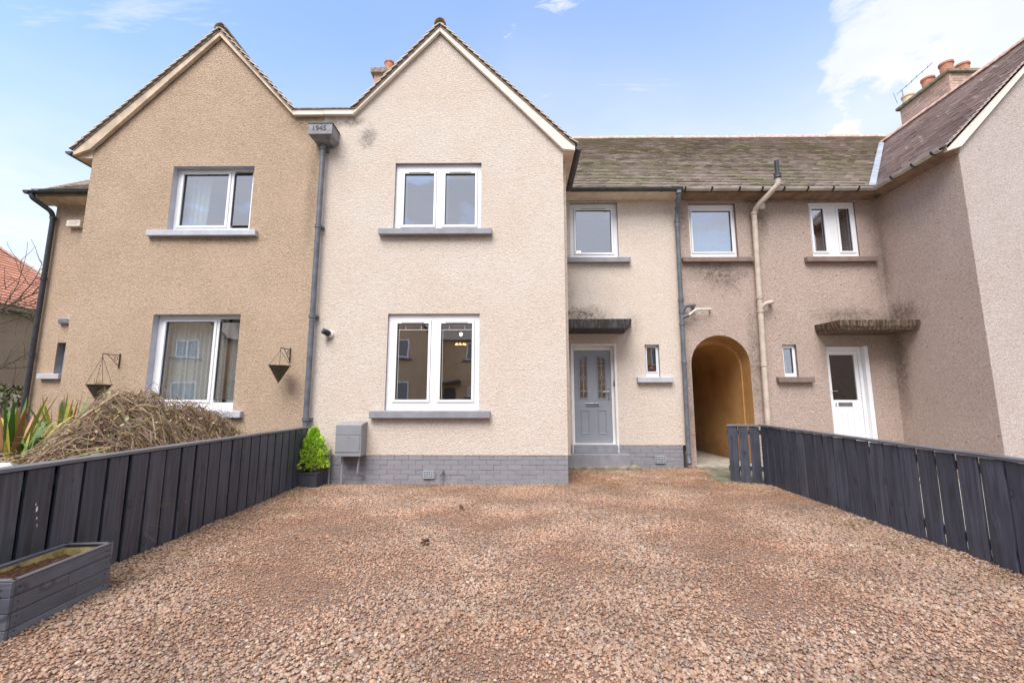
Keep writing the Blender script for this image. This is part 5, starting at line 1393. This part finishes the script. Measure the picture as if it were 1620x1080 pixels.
for i in range(2600):
    x = R.uniform(-6.0, -3.3); y = R.uniform(3.4, 6.6); z = ph(x, y)
    if z < .1 or x > XL(y) - .1: continue
    s = R.uniform(.010, .026) * (1.5 if R.random() < .10 else 1); c = Vector((x, y, z + R.uniform(-.02, .07)))
    u = Vector((R.uniform(-1, 1), R.uniform(-1, 1), R.uniform(-.6, .6))).normalized(); v = u.orthogonal(); v.rotate(Matrix.Rotation(R.uniform(0, 6), 3, u)); v = v.normalized() * .6
    lf.add([tuple(c - u * s), tuple(c - u * s * .3 + v * s * .8), tuple(c + u * s * .6 + v * s * .6), tuple(c + u * s * 1.2), tuple(c + u * s * .5 - v * s * .7 + Vector((0, 0, s * .2))), tuple(c - u * s * .3 - v * s * .8)], [(0, 1, 2, 3), (0, 3, 4, 5)])
tw.build('stems', 'twig_mix', bp, kind='stuff'); lf.build('leaves', 'pile_leaf', bp, kind='stuff')
plain('bare_branch', (.50, .38, .24), .8, var=.25, scale=20)
MB().tube([(-4.55, 4.5, ph(-4.55, 4.5) + .0), (-4.30, 4.75, ph(-4.30, 4.75) + .05), (-4.12, 4.9, ph(-4.12, 4.9) + .07), (-3.98, 5.1, ph(-3.98, 5.1) + .03)], [.012, .016, .015, .008], 8).build('bare_branch', 'bare_branch', bp, smooth=True)

foliage('strap_green', [(.05, .12, .015), (.09, .19, .03), (.14, .24, .04)]); foliage('strap_yellow', [(.45, .40, .04), (.38, .34, .05)]); foliage('strap_red', [(.38, .10, .04), (.45, .20, .10), (.52, .30, .20)])
def strap_plant(name, label, c, n, L0, L1, spread, mats, up=1.0, arcs=1.0):
    t = thing(name, label, 'plant', c)
    for i in range(n):
        a = R.uniform(0, 6.283); L = R.uniform(L0, L1); lean = R.uniform(.1, 1) * spread; w = R.uniform(.018, .032)
        base = Vector(c) + Vector((math.cos(a), math.sin(a), 0)) * R.uniform(0, .08); d = Vector((math.cos(a), math.sin(a), 0)); sd_ = Vector((-d.y, d.x, 0)); mb = MB(); K = 7
        for k in range(K + 1):
            q = k / K; h = L * q * math.cos(lean * q * arcs * .9); r = L * math.sin(lean * q) * .9
            p = base + d * r + Vector((0, 0, h * up)); ww = w * (1 - q) ** .6 * (.55 + 1.2 * q * (1 - q) + .45) * (1 if k < K else 0) + .001; fold = Vector((0, 0, ww * .35))
            mb.v += [tuple(p - sd_ * ww + fold), tuple(p), tuple(p + sd_ * ww + fold)]
        for k in range(K):
            b = k * 3; mb.f += [(b, b + 1, b + 4, b + 3), (b + 1, b + 2, b + 5, b + 4)]; mb.m += [0, 0]
        mb.build('leaf', R.choice(mats), t, smooth=True)
    MB().lathe(c, [(.06, -.05), (.05, .12), (.02, .2)], 8).build('stem', 'bark_twig', t)
    return t
strap_plant('strap_leaf_plant', 'upright strap leaved plant with green, yellow and red blades under the narrow window', (-5.7, 5.6, .55), 34, .6, .85, .6, ['strap_green', 'strap_green', 'strap_yellow', 'strap_red', 'strap_red'])
strap_plant('strap_leaf_plant', 'sprawling strap leaved plant with green and rusty arching blades at the left edge', (-5.35, 4.75, .5), 80, .55, .9, 1.55, ['strap_green', 'strap_green', 'strap_green', 'strap_yellow', 'strap_red'])
strap_plant('strap_leaf_plant', 'low clump of arching green blades behind the white sack', (-4.85, 4.35, .35), 50, .4, .7, 1.6, ['strap_green', 'strap_yellow', 'strap_red', 'strap_green'])
structure(MB().box(-7.3, -5.0, 3.2, 6.6, -.06, .32).build('raised_bed', 'garden_soil'))
sk = MB(); n = 14
for j, (r, z) in enumerate(((.12, 0), (.17, .08), (.18, .3), (.17, .42), (.19, .50), (.16, .53), (.02, .50))):
    for i in range(n):
        a = 2 * math.pi * i / n; q = r * (1 + .10 * noise.noise(Vector((math.cos(a) * 2, math.sin(a) * 2, z * 6)))); sk.v.append((-4.19 + q * math.cos(a), 3.52 + q * math.sin(a), .20 + z))
for j in range(6):
    for i in range(n): sk.f.append((j * n + i, j * n + (i + 1) % n, (j + 1) * n + (i + 1) % n, (j + 1) * n + i)); sk.m.append(0)
o = sk.build('plastic_sack', 'white_gloss', None, smooth=True); tag(o, 'crumpled white plastic sack at the left edge behind the fence', 'sack')

# ============================================================ behind: red-roofed house, wall, hedge, bare tree
H9 = thing('red_roofed_house', 'distant house with red tiled hipped roof at the far left edge', 'house', (-23, 14, 0))
MB().box(-27, -19.35, 8, 20.2, -.1, 4.98).build('wall', 'far_harling', H9)
e0, e1, r0, r1 = (-19.05, 7.5, 4.93), (-19.05, 20.6, 4.93), (-22.7, 11.2, 8.45), (-22.7, 17.0, 8.45)
slab_quad('roof_deck', H9, [e0, e1, r1, r0], .08, 'ridge_dark')
slab_quad('roof_deck', H9, [(-27.3, 7.5, 4.93), e0, r0], .08, 'red_tile'); slab_quad('roof_deck', H9, [(-27.3, 20.6, 4.93), e1, r1], .08, 'red_tile'); slab_quad('roof_deck', H9, [(-27.3, 7.5, 4.93), (-27.3, 20.6, 4.93), r1, r0], .08, 'red_tile')
tiles('roof_tiles', H9, (-19.0, 7.5, 4.9), (0, 1, 0), (-3.65, 0, 3.52), 13.1, 5.05, 'red_tile', .2, .25, clip=lambda p: p.y < 20.6 - (-19.05 - p.x) * .986 and p.y > 7.5 + (-19.05 - p.x) * 1.0)
ridge_tiles(H9, (-19.05, 20.6, 4.98), (-22.7, 17.0, 8.5), 'ridge_pink', r=.12); ridge_tiles(H9, r0, r1, 'ridge_pink', r=.12)
MB().box(-19.35, -19.02, 7.6, 20.5, 4.72, 4.88).build('eaves_box', 'ridge_dark', H9)
wl = thing('boundary_wall', 'low pale stone garden wall at the far left behind the downpipe', 'wall', (-14, 11.5, 0))
x = -19.0
while x < -9.8:
    w = R.uniform(.45, .6); h = 1.35 + R.uniform(-.05, .05)
    MB().box(x, x + w * .55, 11.5 + R.uniform(-.03, .03), 11.75, -.1, h + .12).build('pillar', 'concrete', wl, bevel=.02)
    MB().box(x + w * .55 + .002, x + w - .002, 11.53, 11.7, -.1, h - .1).build('wall_panel', 'mossy_concrete', wl, bevel=.02); x += w
hd = thing('hedge', 'mossy green hedge growing over the low wall at far left', 'hedge', (-14, 12.1, 0)); hm = MB()
for i in range(5200):
    p = Vector((R.uniform(-19, -9.9), 11.85 + R.uniform(-.45, .4), 0)); top = 1.75 + .22 * noise.noise(Vector((p.x * 1.3, p.y, 0))); p.z = R.uniform(.5, 1) ** .5 * top
    if R.random() < .3: p.z = R.uniform(.3, 1.6); p.y = 11.47
    s = R.uniform(.025, .06); u = Vector((R.uniform(-1, 1), R.uniform(-1, 1), R.uniform(-1, 1))).normalized(); v = u.orthogonal() * .6
    hm.add([tuple(p - u * s), tuple(p + v * s), tuple(p + u * s), tuple(p - v * s)], [(0, 1, 2, 3)])
hm.build('leaves', 'hedge_leaves', hd, kind='stuff')

bt = thing('bare_tree', 'bare winter tree with thin twigs in front of the red roof', 'tree', (-13.6, 10.4, 0))
MB().tube([(-13.6, 10.4, -.1), (-13.5, 10.35, 1.4), (-13.55, 10.3, 2.9), (-13.4, 10.3, 4.0)], [.13, .10, .07, .04], 10).build('trunk', 'bark_twig', bt, smooth=True)
br = MB()
def grow(p, d, L, r, dep):
    pts = [p]; q = Vector(p); d = d.normalized(); n = 5
    for k in range(n):
        d = (d + Vector((R.gauss(0, .13), R.gauss(0, .13), R.gauss(0, .10) + .03))).normalized(); q = q + d * L / n; pts.append(q.copy())
        if dep > 0 and k > 0:
            for _ in range(1 if dep > 1 else 2 if R.random() < .6 else 1):
                nd = (d + Vector((R.gauss(0, .6), R.gauss(0, .6), R.gauss(0, .5)))).normalized(); grow(q.copy(), nd, L * R.uniform(.4, .65), r * .5, dep - 1)
    br.tube(pts, [max(.0035, r * (1 - .14 * k)) for k in range(n + 1)], 4, cap=False)
for i in range(9):
    a = R.uniform(-.9, 1.2) if i < 6 else R.uniform(0, 6.28); z = R.uniform(1.6, 3.9)
    grow(Vector((-13.5, 10.3, z)), Vector((math.cos(a), math.sin(a) * .5 - .1, R.uniform(.0, .75))), R.uniform(1.6, 2.7), .028, 2)
br.build('crown', 'bark_twig', bt)['kind'] = 'stuff'

# ============================================================ across the street (seen reflected in the panes)
def opp_house(x, pink, label):
    h = thing('opposite_house', label, 'house', (x, -14, 0), 'terraced houses across the street')
    y = -13.0
    MB().box(x - 6.5, x + 6.5, y - 7, y - 1.8, -.1, 5.5).build('wall', 'opposite_harling', h)
    MB().prism([(x - 2.1, -.1), (x + 2.1, -.1), (x + 2.1, 5.45), (x, 7.7), (x - 2.1, 5.45)], y - 1.81, y).build('gable_wall', 'pale_pink_harling' if pink else 'opposite_harling', h)
    MB().prismx([(y - 1.4, 5.45), (y - 4.6, 8.4), (y - 7.6, 5.45)], x - 6.5, x + 6.5).build('roof', 'ridge_dark', h)
    for sx in (-1, 1): slab_quad('roof', h, [(x + sx * 2.4, y + .08, 5.4), (x, y + .08, 7.85), (x, y - 4, 7.85), (x + sx * 2.4, y - 3, 5.4)], .08, 'ridge_dark')
    for (a, b, z0, z1, yy) in ((x - .75, x + .75, 1.1, 2.6, y), (x - .75, x + .75, 4.05, 5.25, y), (x - 5.2, x - 4.1, 4.15, 5.3, y - 1.8), (x + 4.1, x + 5.2, 4.15, 5.3, y - 1.8), (x + 4.2, x + 4.6, 1.7, 2.4, y - 1.8)):
        m = MB(); f = .08
        m.box(a, b, yy + .002, yy + .05, z0, z0 + f); m.box(a, b, yy + .002, yy + .05, z1 - f, z1); m.box(a, a + f, yy + .002, yy + .049, z0 + f, z1 - f); m.box(b - f, b, yy + .002, yy + .049, z0 + f, z1 - f); c = (a + b) / 2; m.box(c - .05, c + .05, yy + .002, yy + .049, z0 + f, z1 - f)
        w = m.build('window', 'white_upvc', h); MB().box(a + f, b - f, yy + .001, yy + .012, z0 + f, z1 - f).build('pane', 'blind_grey', w)
        MB().box(a - .2, b + .2, yy + .001, yy + .12, z0 - .11, z0 - .001).build('sill', 'brown_sill', w)
    MB().box(x + 2.6, x + 3.45, y - 1.79, y - 1.74, .2, 2.3).build('door', 'pot_slate', h)
    MB().box(x + 2.3, x + 3.8, y - 1.8, y - 1.1, 2.55, 2.72).build('door_canopy', 'gutter_charcoal', h)
opp_house(-7.4, False, 'tan gabled house across the street, reflected in the lower panes')
opp_house(-20.6, False, 'tan gabled house across the street, reflected in the lower panes of the tan house')
opp_house(5.8, True, 'pale gabled house across the street behind the viewer on the right')
hh = MB().box(-14, 9, -10.9, -10.3, -.1, .9).build('street_hedge', 'hedge_leaf'); tag(hh, 'clipped dark green hedge along the far pavement across the street', 'hedge')

# ============================================================ bits on the gravel
def dead_leaf(x, y, s, label):
    m = MB(); 
    for k in range(4):
        c = Vector((x + R.uniform(-.4, .4) * s, y + R.uniform(-.3, .3) * s, gz(x, y) + .022 + k * .006)); a = R.uniform(0, 6.28); u = Vector((math.cos(a), math.sin(a), R.uniform(-.2, .4))); v = Vector((-u.y, u.x, R.uniform(0, .5)))
        pts = [c - u * s * .6, c - u * s * .2 + v * s * .4 + Vector((0, 0, .01)), c + u * s * .5 + v * s * .3, c + u * s * .7, c + u * s * .3 - v * s * .4 + Vector((0, 0, .012)), c - u * s * .3 - v * s * .35]
        m.add([tuple(p) for p in pts], [(0, 1, 2, 3), (0, 3, 4, 5)]); m.add([tuple(p - Vector((0, 0, .002))) for p in pts], [(0, 3, 2, 1), (0, 5, 4, 3)])
    o = m.build('dead_leaf', 'dead_leaf'); tag(o, label, 'leaf')
dead_leaf(-.80, 4.05, .045, 'rust brown curled leaf on the gravel, nearest of the two larger leaves')
dead_leaf(-.64, 5.3, .035, 'dark brown curled leaf on the gravel, farther of the two larger leaves')

for (x, y, lab) in ((.75, 5.0, 'tiny brown leaf scrap on the gravel right of the two larger curled leaves'), (1.5, 3.3, 'tiny brown leaf scrap on the gravel in the right foreground'), (-1.9, 3.2, 'tiny brown leaf scrap on the gravel near the timber trough')):
    m = MB(); q = Vector((x, y, gz(x, y) + .02)); a = R.uniform(0, 6.28); u = Vector((math.cos(a), math.sin(a), .2)) * .014; v = Vector((-math.sin(a), math.cos(a), .1)) * .008
    m.add([tuple(q - u), tuple(q + v), tuple(q + u + Vector((0, 0, .004))), tuple(q - v)], [(0, 1, 2, 3)])
    tag(m.build('leaf_scrap', 'dead_leaf'), lab, 'leaf')
